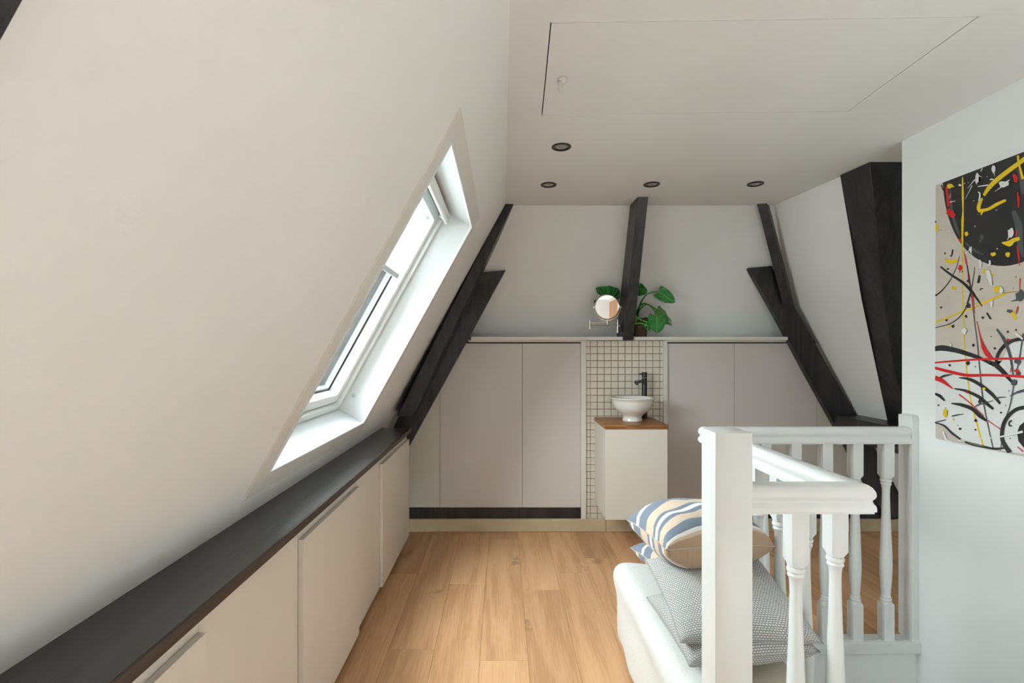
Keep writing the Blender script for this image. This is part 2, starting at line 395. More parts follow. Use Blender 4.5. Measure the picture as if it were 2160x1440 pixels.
for a, b, c, d in ((T1-.018, T1, WY1-.018, WY2+.018), (T2, T2+.018, WY1-.018, WY2+.018), (T1, T2, WY1-.018, WY1), (T1, T2, WY2, WY2+.018)):
    bm = bmesh.new(); slab(bm, a, b, c, d, -.008, DEP+.14); obj('lining_board', bm, M['lining'], w1)
# corner bead where the lining meets the architrave
frame_ring('lining_bead', T1-.004, T2+.004, WY1-.004, WY2+.004, .0055, -.0095, .004, M['pvc'], w1, 0)
# window frame, sash, gasket, glass
frame_ring('frame', T1+.001, T2-.001, WY1+.001, WY2-.001, .030, DEP, DEP+.085, M['pvc'], w1)
frame_ring('gasket', T1+.029, T2-.029, WY1+.029, WY2-.029, .006, DEP+.034, DEP+.085, M['gasket'], w1, 0)
sash = frame_ring('sash', T1+.034, T2-.034, WY1+.034, WY2-.034, .046, DEP+.020, DEP+.105, M['pvc'], w1, .003)
frame_ring('glazing_seal', T1+.078, T2-.078, WY1+.078, WY2-.078, .005, DEP+.070, DEP+.100, M['gasket'], w1, 0)
frame_ring('spacer', T1+.082, T2-.082, WY1+.082, WY2-.082, .010, DEP+.076, DEP+.096, M['alu'], w1, 0)
bm = bmesh.new(); slab(bm, T1+.07, T2-.07, WY1+.07, WY2-.07, DEP+.082, DEP+.086); obj('pane', bm, M['glass'], w1)
frame_ring('outer_flashing', T1-.06, T2+.06, WY1-.06, WY2+.06, .10, DEP+.110, DEP+.150, M['alu'], w1)
# roof window added to bring in light, unseen in the slope behind the viewer
w3 = empty('added_window_2', lp((T1+T2)/2, (BY1+BY2)/2), 'structure')
frame_ring('frame', T1-g_, T2+g_, BY1, BY2, .06, .03, .12, M['pvc'], w3)
bm = bmesh.new(); slab(bm, T1, T2, BY1+.03, BY2-.03, .08, .084); obj('pane', bm, M['glass'], w3)
p3 = portal('added_window_portal', lp((T1+T2)/2, (BY1+BY2)/2, .16), (0, 0, 0), .9, 1.25); p3.rotation_mode = 'QUATERNION'; p3.rotation_quaternion = (-NO).to_track_quat('-Z', 'Y')
TB = .455*SL
bm = bmesh.new(); slab(bm, T1+.05, TB, WY1+.082, WY2-.082, DEP+.058, DEP+.0595); bl = obj('blind', bm, M['blind'], w1)
bm = bmesh.new(); slab(bm, TB-.004, TB+.022, WY1+.080, WY2-.080, DEP+.046, DEP+.066, .002); obj('blind_bar', bm, M['alu'], bl)
bm = bmesh.new(); slab(bm, T1+.036, T1+.080, WY1+.06, WY2-.06, DEP+.012, DEP+.060, .003); obj('blind_cassette', bm, M['alu'], bl)
# ventilation flap and grab bar along the top
bm = bmesh.new(); slab(bm, T1+.008, T1+.032, WY1+.035, WY2-.035, DEP-.028, DEP+.010, .004); obj('vent_flap', bm, M['pvc'], w1)
bm = bmesh.new(); tube(bm, [lp(T1+.050, WY1+.05, DEP-.030), lp(T1+.050, WY2-.05, DEP-.030)], .0115, 14)
for y in (WY1+.08, WY2-.09): slab(bm, T1+.030, T1+.050, y-.012, y+.012, DEP-.034, DEP+.01, .002)
gb = obj('grab_bar', bm, M['pvc'], w1); shade(gb)
bm = bmesh.new()
for tt in (T2-.10,):
    lathe(bm, [(0, 0), (.008, 0), (.008, -.003), (.004, -.005), (0, -.005)], lp(tt, WY2-.001, DEP-.03), 14, axis='y', cap=False)
obj('screw_cap', bm, M['alu'], w1)

# ------------------------------------------------------------------ outside, seen through the roof window
def far_roof(name, x, y, z, w, d, h, rh, rm, wm, label):
    e = empty(name, (x, y, z))
    box('wall', x-w/2, x+w/2, y-d/2, y+d/2, z, z+h, wm, e)
    bm = bmesh.new(); A = [Vector((x-w/2-.3, y-d/2-.3, z+h)), Vector((x+w/2+.3, y-d/2-.3, z+h)), Vector((x, y-d/2-.3, z+h+rh))]
    prism(bm, A, [a+Vector((0, d+.6, 0)) for a in A]); obj('roof', bm, rm, e)
    bm = bmesh.new(); bx(bm, x+.3, x+.9, y, y+.6, z+h+rh*.4, z+h+rh+.7); obj('chimney', bm, wm, e)
    for k in range(int(d//2)):
        box('window', x+w/2, x+w/2+.05, y-d/2+.6+k*2, y-d/2+1.7+k*2, z+h*.7, z+h*.9, M['slate'], e)
    tag(e, label, 'house'); return e
far_roof('house', -22, 34, -9, 9, 16, 7.0, 3.6, M['roofout'], M['brickout'], 'distant house with orange tiled roof seen through the roof window')
far_roof('house', -11.5, 14, -9, 6, 9, 5.2, 1.8, M['slate'], M['brickout'], 'nearer grey roofed house low in the roof window')
t = empty('tree', (-26, 48, -9))
random.seed(3); bm = bmesh.new()
for k in range(26):
    r = 1.6+random.random()*1.6
    m_ = Matrix.Translation((-27+random.uniform(-7, 7), 49+random.uniform(-5, 5), 1+random.uniform(-3, 3)))
    bmesh.ops.create_icosphere(bm, subdivisions=2, radius=r, matrix=m_)
for v in bm.verts: v.co += Vector([random.uniform(-.25, .25) for _ in range(3)])
obj('foliage', bm, M['treeout'], t); bm = bmesh.new(); tube(bm, [(-27, 49, -9), (-27, 49, 1)], .5, 8); obj('trunk', bm, M['pot'], t)
tag(t, 'green tree beyond the orange roof outside the roof window', 'tree')
random.seed(11)

# ------------------------------------------------------------------ black beams
def rough_poly(bm, amp=.0015):
    for v in bm.verts: v.co += Vector((random.uniform(-amp, amp), random.uniform(-amp, amp), 0))
BF = 3.640; BB = 3.688
def brace(name, pts, label, front=BF, back=BB):
    A = []
    for x, y in pts:
        d = front
        for _ in range(4): d = min(front, back_y((CY-y)*d/F)-.040)
        A.append(W2(x, y, d))
    bm = bmesh.new(); prism(bm, A, [Vector((a.x, a.y+(back-front), a.z)) for a in A])
    o = obj(name, bm, M['beam']); return tag(o, label, 'beam', 'black roof timbers')
brace('diagonal_brace', [(1014, 574), (1066, 570), (1028, 640), (990, 710), (864, 939), (840, 985), (790, 985), (840, 880), (896, 774), (977, 642), (1003, 604)], 'broad black diagonal brace rising right from the low dark ledge')
brace('diagonal_brace', [(1580, 565), (1627, 561), (1655, 612), (1697, 684), (1748, 775), (1815, 893), (1897, 1040), (1897, 1092), (1868, 1092), (1786, 940), (1700, 785), (1640, 672)], 'broad black diagonal brace falling right from mid wall behind the far handrail')
# slim rafters in the corners, running up to the ceiling
def hip(name, top, bot, label):
    bm = bmesh.new(); prism(bm, [Vector(p) for p in top], [Vector(p) for p in bot], .002)
    return tag(obj(name, bm, M['beam']), label, 'beam', 'black roof timbers')
zt = hz+.01
def hp(x, y, s): D = F/s; return W2(x, y, D)
# left: lies on the slope
def at_z(x, y, z):      # frame position at a height relative to the camera
    D = F*z/(CY-y); return W2(x, y, D)
tl = [at_z(1064, 432, ZC), at_z(1083, 431, ZC)]
def L3(px, py, D): return W2(px, py, D)
hip('corner_rafter', [L3(1063, 430, 3.40), L3(1083, 430, 3.40), L3(1083, 430, 3.40)+Vector((0, .12, 0)), L3(1063, 430, 3.40)+Vector((-.05, .12, 0))],
    [L3(838, 878, 3.40), L3(868, 878, 3.40), L3(868, 878, 3.40)+Vector((0, .26, 0)), L3(838, 878, 3.40)+Vector((-.05, .26, 0))],
    'slim black rafter along the left slope up to the ceiling corner')
a, b, c = (1.690, 3.40), (1.745, 3.385), (1.800, 3.45)
dz = 1.0
def dn(p, z): return Vector((p[0]+.46*(ZC-z)*(1 if True else 1), p[1]+.36*(ZC-z), H+z))
hip('corner_rafter', [dn(q, ZC+.005) for q in (a, b, c, (1.76, 3.50))], [dn(q, .02) for q in (a, b, c, (1.76, 3.50))], 'slim black rafter in the far right corner meeting the ceiling')
# centre post
bm = bmesh.new()
def pq(z, yf): return [Vector((.857, yf, H+z)), Vector((.924, yf, H+z)), Vector((.924, yf+.245, H+z)), Vector((.857, yf+.245, H+z))]
prism(bm, pq(ZC+.004, 3.243), pq(.072, 3.618), .002)
tag(obj('centre_post', bm, M['beam']), 'slim leaning black post in the middle of the back wall above the wash basin', 'beam', 'black roof timbers')
# large rafter by the painting wall
bm = bmesh.new()
def rp(z, y, o=0): return Vector((rx(z, y)-.022+o, y, H+z))
A = [rp(ZC, 2.64), rp(.323, 2.90), rp(-.1, 3.06), rp(-.62, 3.20), rp(-.62, 3.40), rp(-.46, 3.34), rp(.3, 3.075), rp(ZC, 2.84)]
prism(bm, A, [p+Vector((.26, 0, .0)) for p in A], .003)
tag(obj('large_rafter', bm, M['beam']), 'thick black rafter at the ceiling beside the wall with the painting', 'beam', 'black roof timbers')
bm = bmesh.new(); bx(bm, 2.36, 2.72, 2.45, 3.66, H-.62, H-.462, .004)
tag(obj('purlin', bm, M['beam']), 'black horizontal timber at the foot of the right slope just above the far handrail', 'beam', 'black roof timbers')
bm = bmesh.new(); A = [W2(1790, 934, 3.70), W2(1873, 934, 3.70), W2(1905, 1092, 3.70), W2(1850, 1092, 3.70)]; prism(bm, A, [p+Vector((0, .05, 0)) for p in A])
tag(obj('plinth_board', bm, M['beam']), 'black board in the low right corner behind the far balusters', 'beam', 'black roof timbers')
# near rafter, top left of the view
bm = bmesh.new(); slab(bm, -.02, 2.2, .15, .3695, -.03, .02, .003)
tag(obj('near_rafter', bm, M['beam']), 'black rafter end cut by the top left corner of the view', 'beam', 'black roof timbers')

# ------------------------------------------------------------------ knee wall: shelf, panels, tiles
KP = 3.69; ks = F/KP
def kx(px): return (px-CX)/ks
def kz(py): return H+(CY-py)/ks
tag(box('shelf', kx(991)+.012, .853, 3.632, 3.93, H+.070, H+.094, M['trimw'], bev=.002), 'thin cream shelf board left of the centre post', 'shelf')
tag(box('shelf', .930, 2.024, 3.632, 3.93, H+.070, H+.094, M['trimw'], bev=.002), 'thin cream shelf board right of the centre post', 'shelf')
lc = empty('wall_cupboard', (0, KP, .16)); tag(lc, 'grey beige cupboard front left of the tiled strip', 'cupboard')
rc = empty('wall_cupboard', (1.9, KP, .16)); tag(rc, 'grey beige cupboard front right of the tiled strip behind the railing', 'cupboard')
pz0, pz1 = kz(1070), kz(724)
for a, b, p, m in ((-1.0, kx(928), lc, M['filler']), (kx(928), kx(1102), lc, M['panel']), (kx(1102), kx(1225), lc, M['panel']),
                   (kx(1406), kx(1549), rc, M['panel']), (kx(1549), kx(1723), rc, M['panel']), (kx(1723), 2.95, rc, M['filler'])):
    o = box('panel', a+.0012, b-.0012, KP, KP+.018, pz0, pz1, m, p, bev=.0008)
    if m is M['filler']: o['label'] = 'lighter cream filler panel'
box('top_batten', kx(988), kx(1225), KP-.012, KP+.012, kz(721.5), H+.070, M['trimw'], lc)
box('top_batten', kx(1406), kx(1656), KP-.012, KP+.012, kz(721.5), H+.070, M['trimw'], rc)
box('backing', -1.0, kx(1225), KP+.019, KP+.03, .05, H+.07, M['dark'], lc)
box('backing', kx(1406), 2.95, KP+.019, KP+.03, .05, H+.07, M['dark'], rc)
box('trim_1', kx(1225), kx(1235.5), KP-.016, KP+.02, kz(1094), H+.0695, M['trimw'], kind='structure', bev=.001)
box('trim_2', kx(1398.5), kx(1406.5), KP-.016, KP+.02, kz(1094), H+.0695, M['trimw'], kind='structure', bev=.001)
tag(box('base_timber', -.7, kx(1225)-.002, KP-.012, KP+.02, kz(1092), kz(1071), M['beam'], bev=.003), 'low black timber strip under the left cupboard front', 'beam', 'black base timbers')
tag(box('base_timber', kx(1406)+.002, 2.93, KP-.012, KP+.02, kz(1092), kz(1071), M['beam'], bev=.003), 'low black timber strip under the right cupboard front behind the balusters', 'beam', 'black base timbers')
b1 = box('baseboard_back', -.7, .741, KP-.034, KP+.02, 0, kz(1092), M['skirt'], kind='structure', bev=.006)
b2 = box('baseboard_back', .7425, 2.93, KP-.034, KP+.02, 0, kz(1092), M['skirt'], kind='structure', bev=.006)
bm = bmesh.new(); bx(bm, kx(1235.5), kx(1398.5), KP+.003, KP+.02, kz(1094), H+.0695)
tw = obj('wall_tiled', bm, M['grout'], kind='structure')
# mosaic tiles
def tile_mesh(w, h):
    bm = bmesh.new(); bx(bm, -w/2, w/2, 0, .006, -h/2, h/2)
    fr = [e for e in bm.edges if all(v.co.y < .001 for v in e.verts)]
    bmesh.ops.bevel(bm, geom=fr, offset=.0012, segments=1, affect='EDGES')
    me = bpy.data.meshes.new('tile'); bm.to_mesh(me); bm.free(); me.materials.append(M['tile']); return me
P_ = .05; gr = .0034
xl = [kx(1235.5)]+[kx(1245.2)+P_*i for i in range(11)]+[kx(1398.5)]
zl = [H+.0695]+[kz(730.9)-P_*i for i in range(25)]+[kz(1094)]
zl = [z for z in zl if z >= kz(1094)-1e-4]
cache = {}
CBX0, CBX1, CBF, CBZ0, CBZ1 = .664, 1.064, 3.302, H-1.095, H-.509
for i in range(len(xl)-1):
    for j in range(len(zl)-1):
        a, b = xl[i], xl[i+1]; zt_, zb_ = zl[j], zl[j+1]
        if a > CBX0 and b < CBX1 and zt_ < CBZ1 and zb_ > CBZ0: continue      # wholly behind the vanity
        w = b-a-gr*(1 if 0 < i < len(xl)-2 else .5); h = zt_-zb_-gr
        if w < .006 or h < .006: continue
        k = (round(w, 3), round(h, 3))
        if k not in cache: cache[k] = tile_mesh(w, h)
        cxm = (a+b)/2+(-gr/4 if i == 0 else gr/4 if i == len(xl)-2 else 0)
        o = bpy.data.objects.new('tile', cache[k]); COL.objects.link(o); o.parent = tw
        o.location = (cxm, KP-.001+random.uniform(-.0004, .0004), (zt_+zb_)/2)
        o.rotation_euler = (random.uniform(-.006, .006), 0, random.uniform(-.008, .008))

# ------------------------------------------------------------------ vanity, top, bowl, tap
v = empty('vanity_cabinet', ((CBX0+CBX1)/2, 3.5, CBZ0)); tag(v, 'small white wall hung vanity cabinet under the wash bowl', 'cabinet')
box('body', CBX0+.002, CBX1-.002, CBF+.020, KP-.002, CBZ0, CBZ1-.001, M['cream'], v, bev=.001)
box('door', CBX0, CBX1, CBF, CBF+.018, CBZ0, CBZ1-.002, M['cream'], v, bev=.0015)
ct = empty('wooden_countertop', ((CBX0+CBX1)/2, 3.5, CBZ1)); tag(ct, 'oiled oak top on the small white vanity', 'countertop')
x0 = CBX0-.004; n = 6; wd = (KP-.003-(CBF-.006))/n
for k in range(n):
    a = CBF-.006+k*wd
    cut = random.uniform(.12, .3)
    box('stave', x0, x0+cut, a, a+wd-.0002, CBZ1, CBZ1+.026, M['butcher'], ct, bev=.0006)
    box('stave', x0+cut, CBX1+.006, a, a+wd-.0002, CBZ1, CBZ1+.026, M['butcher'], ct, bev=.0006)
zt0 = CBZ1+.0262
bm = bmesh.new()
prof = [(0, 0), (.062, 0), (.067, .003), (.066, .010), (.062, .022), (.064, .034), (.078, .048), (.100, .066), (.118, .086), (.130, .108), (.136, .130), (.139, .147), (.147, .152), (.151, .156), (.150, .160), (.145, .161), (.136, .158),
        (.131, .148), (.127, .128), (.118, .104), (.102, .082), (.078, .062), (.045, .050), (.02, .047), (0, .046)]
lathe(bm, prof, (.884, 3.488, zt0), 64, cap=False)
bmesh.ops.remove_doubles(bm, verts=bm.verts, dist=1e-5)
bo = obj('wash_bowl', bm, M['ceramic'], smooth=True); tag(bo, 'round white ceramic wash bowl on a foot, on the oak top', 'basin')
bm = bmesh.new(); lathe(bm, [(0, .052), (.022, .052), (.022, .049), (0, .049)], (.884, 3.488, zt0), 24, cap=False); obj('drain', bm, M['chrome'], bo)
fx, fy = 1.006, 3.628
tp = empty('basin_tap', (fx, fy, zt0)); tag(tp, 'tall black basin mixer tap behind the white bowl', 'tap')
ft = H-.157
bm = bmesh.new(); lathe(bm, [(0, 0), (.023, 0), (.023, .005), (.0185, .006), (.0185, ft-zt0-.042), (.0180, ft-zt0-.040), (0, ft-zt0-.040)], (fx, fy, zt0), 32, cap=False); shade(obj('body', bm, M['blackmetal'], tp))
bm = bmesh.new(); lathe(bm, [(0, ft-zt0-.037), (.0185, ft-zt0-.037), (.0185, ft-zt0-.001), (.0175, ft-zt0), (0, ft-zt0)], (fx, fy, zt0), 32, cap=False)
tube(bm, [(fx-.01, fy, ft-.012), (fx-.045, fy-.028, ft-.010)], .0035, 8); shade(obj('lever', bm, M['blackmetal'], tp))
bm = bmesh.new(); s0 = Vector((fx, fy, ft-.060)); s1 = Vector((fx-.085, fy-.105, ft-.066))
tube(bm, [s0, s1], .0105, 16)
d_ = (s1-s0).normalized(); tube(bm, [s1-d_*.002, s1+d_*.006], .0125, 16); tube(bm, [s1-d_*.008+Vector((0, 0, -.004)), s1-d_*.008+Vector((0, 0, -.018))], .009, 12)
shade(obj('spout', bm, M['blackmetal'], tp))

# ------------------------------------------------------------------ swing arm mirror
mD = 3.60
mr = empty('shaving_mirror', (.80, mD, H+.18)); tag(mr, 'round chrome magnifying mirror on a folding wall arm left of the centre post', 'mirror')
def m2(x, y, D=mD): return W2(x, y, D)
bm = bmesh.new(); c = m2(1280.8, 647, mD-.03); R = .0865
lathe(bm, [(0, .010), (R-.002, .010), (R+.0015, .006), (R+.0015, -.004), (R-.0035, -.007), (R-.0045, -.004)], c, 56, axis='y', cap=False); shade(obj('mirror_rim', bm, M['chrome'], mr))
bm = bmesh.new(); prof = [(.0001, -.0015)]+[((R-.004)*k/10, -.0015+.0008*(k/10)**2) for k in range(1, 11)]
lathe(bm, prof, c, 56, axis='y', cap=False); obj('mirror_glass', bm, M['mirror'], mr, smooth=True)
bm = bmesh.new(); tube(bm, [c+Vector((math.cos(a)*(R+.008), .004, math.sin(a)*(R+.008))) for a in [math.pi+k*math.pi/24 for k in range(25)]], .0028, 8)
for s in (-1, 1): tube(bm, [c+Vector((s*(R-.002), .004, 0)), c+Vector((s*(R+.014), .004, 0))], .0035, 8)
shade(obj('yoke', bm, M['chrome'], mr))
bm = bmesh.new()
tube(bm, [m2(1281, 672, mD-.026), m2(1281, 684, mD-.026)], .0062, 12)
tube(bm, [m2(1281, 679, mD-.026), m2(1244, 680, mD-.02)], .0055, 12)
tube(bm, [m2(1244, 675, mD-.02), m2(1244, 693, mD-.02)], .0075, 12); shade(obj('upper_arm', bm, M['chrome'], mr))
bm = bmesh.new(); tube(bm, [m2(1244, 688, mD-.02), m2(1303, 686.5, mD+.02)], .0060, 12); shade(obj('lower_arm', bm, M['chrome'], mr))
bm = bmesh.new(); tube(bm, [m2(1303, 672, mD+.02), m2(1303, 702, mD+.02)], .0070, 12)
tube(bm, [m2(1303, 687, mD+.02), m2(1308, 687, mD+.02)], .0045, 8); shade(obj('pivot', bm, M['chrome'], mr))
bm = bmesh.new(); bx(bm, .846, .8565, mD+.045, mD+.075, H+.128, H+.208, .002); tube(bm, [m2(1303, 687, mD+.02), (.85, mD+.06, H+.17)], .0045, 8); obj('wall_plate', bm, M['blackmetal'], mr)

# ------------------------------------------------------------------ potted plant
PD = 3.725
plant = empty('potted_plant', (1.003, PD, H+.0945)); tag(plant, 'big leaved green plant in a brown pot on the shelf by the centre post', 'plant')
pc = (1.002, PD, H+.0945)
bm = bmesh.new(); lathe(bm, [(0, 0), (.042, 0), (.045, .004), (.053, .085), (.054, .108), (.060, .112), (.061, .130), (.057, .134), (.054, .130), (.051, .112), (0, .110)], pc, 36, cap=False)
for v_ in bm.verts:
    if v_.co.z > pc[2]+.1: v_.co.z += .008*math.sin((v_.co.x-pc[0])*60)
shade(obj('pot', bm, M['pot'], plant), 50)
bm = bmesh.new(); lathe(bm, [(0, .124), (.03, .122), (.052, .114)], pc, 20, cap=False); obj('soil', bm, M['soil'], plant)
def leaf_mat(name, c, vein):
    m = mat(name, c, .38, .5); N = m.node_tree.nodes; L = m.node_tree.links; b = N['Principled BSDF']
    a = N.new('ShaderNodeAttribute'); a.attribute_name = 'vein'
    mx = N.new('ShaderNodeMix'); mx.data_type = 'RGBA'; L.new(a.outputs['Fac'], mx.inputs['Factor']); mx.inputs['A'].default_value = c; mx.inputs['B'].default_value = vein
    L.new(mx.outputs['Result'], b.inputs['Base Color']); b.inputs['Subsurface Weight'].default_value = 0
    return m
M['leaf'] = leaf_mat('leaf_green', (.022, .21, .035, 1), (.16, .44, .12, 1))
M['leafolive'] = leaf_mat('leaf_olive', (.07, .20, .035, 1), (.16, .36, .09, 1))
def leaf(base, tip, width, side, droop=.02, fold=.25, lobes=.18, curl=0.0, m='leaf', wave=.006):
    """heart shaped leaf from petiole point to tip; 'side' is the direction of its width"""
    base = Vector(base); tip = Vector(tip); ax = tip-base; Ln = ax.length; ax.normalize()
    sd = Vector(side); sd = (sd-ax*sd.dot(ax)).normalized(); nr = ax.cross(sd).normalized()
    nu, nv = 26, 26
    bm = bmesh.new(); vl = bm.verts.layers.float.new('vein'); G = {}
    def hw(t):   # half width along the axis, t from -lobes to 1
        if t < 0: return .5*width*(1-(t/-lobes)**2*.55)*.93
        return .5*width*max(0, 1-t)**.68*(.93+.88*t)
    for i in range(nu+1):
        for j in range(nv+1):
            u = i/nu; w = (j/nv)*2-1
            t = -lobes*abs(w)**.8*(1.25-.25*abs(w)) + u*(1+lobes*abs(w)**.8*(1.25-.25*abs(w)))
            h = hw(max(t, -lobes)); 
            if t < 0: h = .5*width*.93*math.sqrt(max(0, 1-((t+0)/-(lobes*1.18))**2*.5))
            # ribs raise the surface a little
            x = w*h
            rib = math.cos((abs(w)*1.1+t*.8)*22)
            z = abs(w)*fold*width*.5 - droop*t*t*1.0 - curl*w*w*width + wave*math.sin(t*13+w*4)*abs(w)+.0008*rib
            p = base+ax*(t*Ln)+sd*x+nr*z
            vv = bm.verts.new(p); G[i, j] = vv
            ang = (t*1.25-abs(w)*.62)*5.2
            d = abs(ang-round(ang))
            vn = max(0, 1-d/.11)*.55*(1-.4*abs(w)) if abs(w) > .04 else 0
            vv[vl] = max(vn, 1.0*max(0, 1-abs(w)/.05))
    for i in range(nu):
        for j in range(nv):
            bm.faces.new((G[i, j], G[i+1, j], G[i+1, j+1], G[i, j+1]))
    bmesh.ops.remove_doubles(bm, verts=bm.verts, dist=1e-5)
    o = obj('leaf', bm, M[m], plant, smooth=True)
    so = o.modifiers.new('s', 'SOLIDIFY'); so.thickness = .0008
    return o
def stalk(pts, r0, r1, m='stem'):
    P = spline(pts, 7); n = len(P); bm = bmesh.new(); tube(bm, P, [r0+(r1-r0)*k/(n-1) for k in range(n)], 8)
    return obj('stalk', bm, M[m], plant, smooth=True)
crown = W2(1345, 668, PD)
def w(cx_, cy_, dD=0):
    x, y = 1160+cx_/6, 540+cy_/6; d = PD
    for _ in range(4): d = min(PD, back_y((CY-y)*d/F)-.075)
    return W2(x, y, d+dD)
# leaf above the mirror
stalk([crown, w(1050, 640, 0), w(960, 540, -.02), w(760, 515, -.01)], .006, .003)
bm = bmesh.new(); vl = bm.verts.layers.float.new('vein')
out = [(600, 470), (578, 405), (612, 391), (650, 384), (700, 382), (755, 374), (785, 383), (808, 395), (840, 398), (868, 412), (885, 450), (888, 490), (870, 545)]
c0 = Vector(w(742, 590, -.02)); rows = []; nO = (len(out)-1)*6
for q in range(nO+1):
    k = q//6 if q < nO else len(out)-2; f_ = q/6-k
    ox = out[k][0]*(1-f_)+out[k+1][0]*f_; oy = out[k][1]*(1-f_)+out[k+1][1]*f_
    e_ = Vector(w(ox, oy, .015*math.sin(q*.55)-.01)); row = []
    ph_ = (q/nO*8) % 1; vn = max(0, 1-min(ph_, 1-ph_)/.10)
    for t_ in range(13):
        f = t_/12; p = c0.lerp(e_, f)+Vector((0, -.018*math.sin(f*3.1), 0)); vv = bm.verts.new(p); vv[vl] = vn*.8; row.append(vv)
    rows.append(row)
for q in range(nO):
    for t_ in range(12): bm.faces.new((rows[q][t_], rows[q+1][t_], rows[q+1][t_+1], rows[q][t_+1]))
bmesh.ops.remove_doubles(bm, verts=bm.verts, dist=1e-5)
lf = obj('leaf', bm, M['leaf'], plant, smooth=True); so_ = lf.modifiers.new('s', 'SOLIDIFY'); so_.thickness = .0008
leaf(w(640, 600, .0), w(548, 575, .0), .05, (0, .2, 1), fold=.1)
# behind the post, right
stalk([crown, w(1080, 640, .01), w(1078, 520, 0), w(1085, 440, 0)], .007, .004)
leaf(w(1065, 400, .0), w(1232, 462, -.05), .10, (0.1, .3, -1), droop=.01, fold=.12)
# tall arching one
stalk([crown, w(1130, 640, -.02), w(1200, 510, -.03), w(1280, 458, -.03), w(1375, 455, -.03)], .007, .0035)
leaf(w(1385, 458, -.03), w(1580, 586, -.05), .098, (-.3, .4, -1), droop=.01, fold=.30, lobes=.12)
# middle arching, drooping twice
stalk([crown, w(1120, 660, -.04), w(1190, 600, -.06), w(1280, 630, -.07), w(1360, 690, -.08)], .0075, .005)
leaf(w(1345, 685, -.08), w(1515, 888, -.09), .085, (1, .5, .8), droop=-.012, fold=.35, lobes=.1, m='leafolive')
stalk([crown, w(1130, 690, -.05), w(1210, 615, -.08), w(1290, 650, -.10), w(1345, 735, -.115)], .006, .004)
leaf(w(1352, 772, -.12), w(1350, 972, -.12), .132, (1, 0, .0), droop=-.01, fold=.08, lobes=.22)
# pale young shoots
stalk([w(1100, 760, -.04), w(1045, 745, -.06), w(1140, 800, -.09), w(1270, 850, -.10)], .006, .005, 'stemlight')
stalk([w(1120, 780, -.06), w(1065, 850, -.09), w(1150, 848, -.10), w(1235, 880, -.105)], .0055, .006, 'stemlight')
leaf(w(1215, 850, -.10), w(1272, 945, -.105), .05, (1, 0, -.3), fold=.3, m='leaf', lobes=.1)

# ------------------------------------------------------------------ downlights
for (x, y, lab) in ((.281, 2.443, 'round black recessed ceiling spotlight nearest the ceiling hatch, standing alone'), (.270, 3.003, 'round black recessed ceiling spotlight, left one of the back row'),
               (.873, 2.995, 'round black recessed ceiling spotlight before the centre post'), (1.475, 2.986, 'round black recessed ceiling spotlight, right one of the back row')):
    e = empty('ceiling_spotlight', (x, y, hz)); tag(e, lab, 'spotlight', 'ceiling spotlights')
    bm = bmesh.new(); lathe(bm, [(.046, 0), (.0465, -.004), (.044, -.006), (.036, -.006), (.033, -.004), (.031, -.002), (.031, 0)], (x, y, hz), 40, cap=False); shade(obj('trim_ring', bm, M['blackmetal'], e))
    bm = bmesh.new(); lathe(bm, [(0, -.003), (.016, -.0032), (.026, -.0026), (.0305, -.001)], (x, y, hz), 32, cap=False); shade(obj('lens', bm, M['lens'], e))
    bm = bmesh.new(); lathe(bm, [(.0165, -.0035), (.0185, -.0050), (.0205, -.0035)], (x, y, hz), 32, cap=False); obj('inner_ring', bm, M['alu'], e)

# ------------------------------------------------------------------ low cupboard and dark ledge on the left
YE = 3.42; LZ = H-.519
lg = empty('window_ledge', (-.7, 1.6, LZ-.027)); tag(lg, 'long black stained wooden ledge on the low cupboards under the roof window', 'ledge')
bm = bmesh.new(); bx(bm, -.835, -.6135, -.6, YE, LZ-.027, LZ, .0012); obj('board', bm, M['ledge'], lg)
bm = bmesh.new(); bx(bm, -.6135, -.608, -.6, YE, LZ-.027, LZ-.0008, .0008); obj('edge_strip', bm, M['ledgeedge'], lg, label='worn brown front edge')
zt1, zb1 = H-.593, H-1.232
def unit(y0, y1, face, label):
    e = empty('low_cupboard', (-.70, (y0+y1)/2, 0)); tag(e, label, 'cupboard', 'low cream cupboards')
    box('carcass', -.80, -.662, y0+.001, y1-.001, .02, LZ-.028, M['cream'], e)
    if face:
        box('top_rail', -.662, -.640, y0+.0005, y1-.0005, zb1+.004, LZ-.028, M['cream'], e)
        box('door', -.6395, -.622, y0+.001, y1-.001, zb1, zt1, M['cream'], e, bev=.0012)
    else:
        box('front_panel', -.662, -.640, y0+.001, y1-.001, zb1+.004, LZ-.028, M['cream'], e, bev=.0008)
    box('plinth', -.70, -.69, y0+.001, y1-.001, .0, .07, M['dark'], e)
    return e
unit(2.66, YE-.004, 1, 'low cream cupboard with a proud flat door at the far end of the ledge')
unit(2.225, 2.66, 0, 'narrow low cream cupboard with recessed front second from the far end')
unit(1.60, 2.225, 1, 'low cream cupboard with a proud flat door below the roof window')
unit(1.077, 1.60, 0, 'wide low cream cupboard with recessed front, second from the near end')
unit(.42, 1.077, 1, 'low cream cupboard with a proud flat door nearest the viewer')
unit(-.2, .42, 0, 'low cream cupboard beside the viewer, outside the picture')

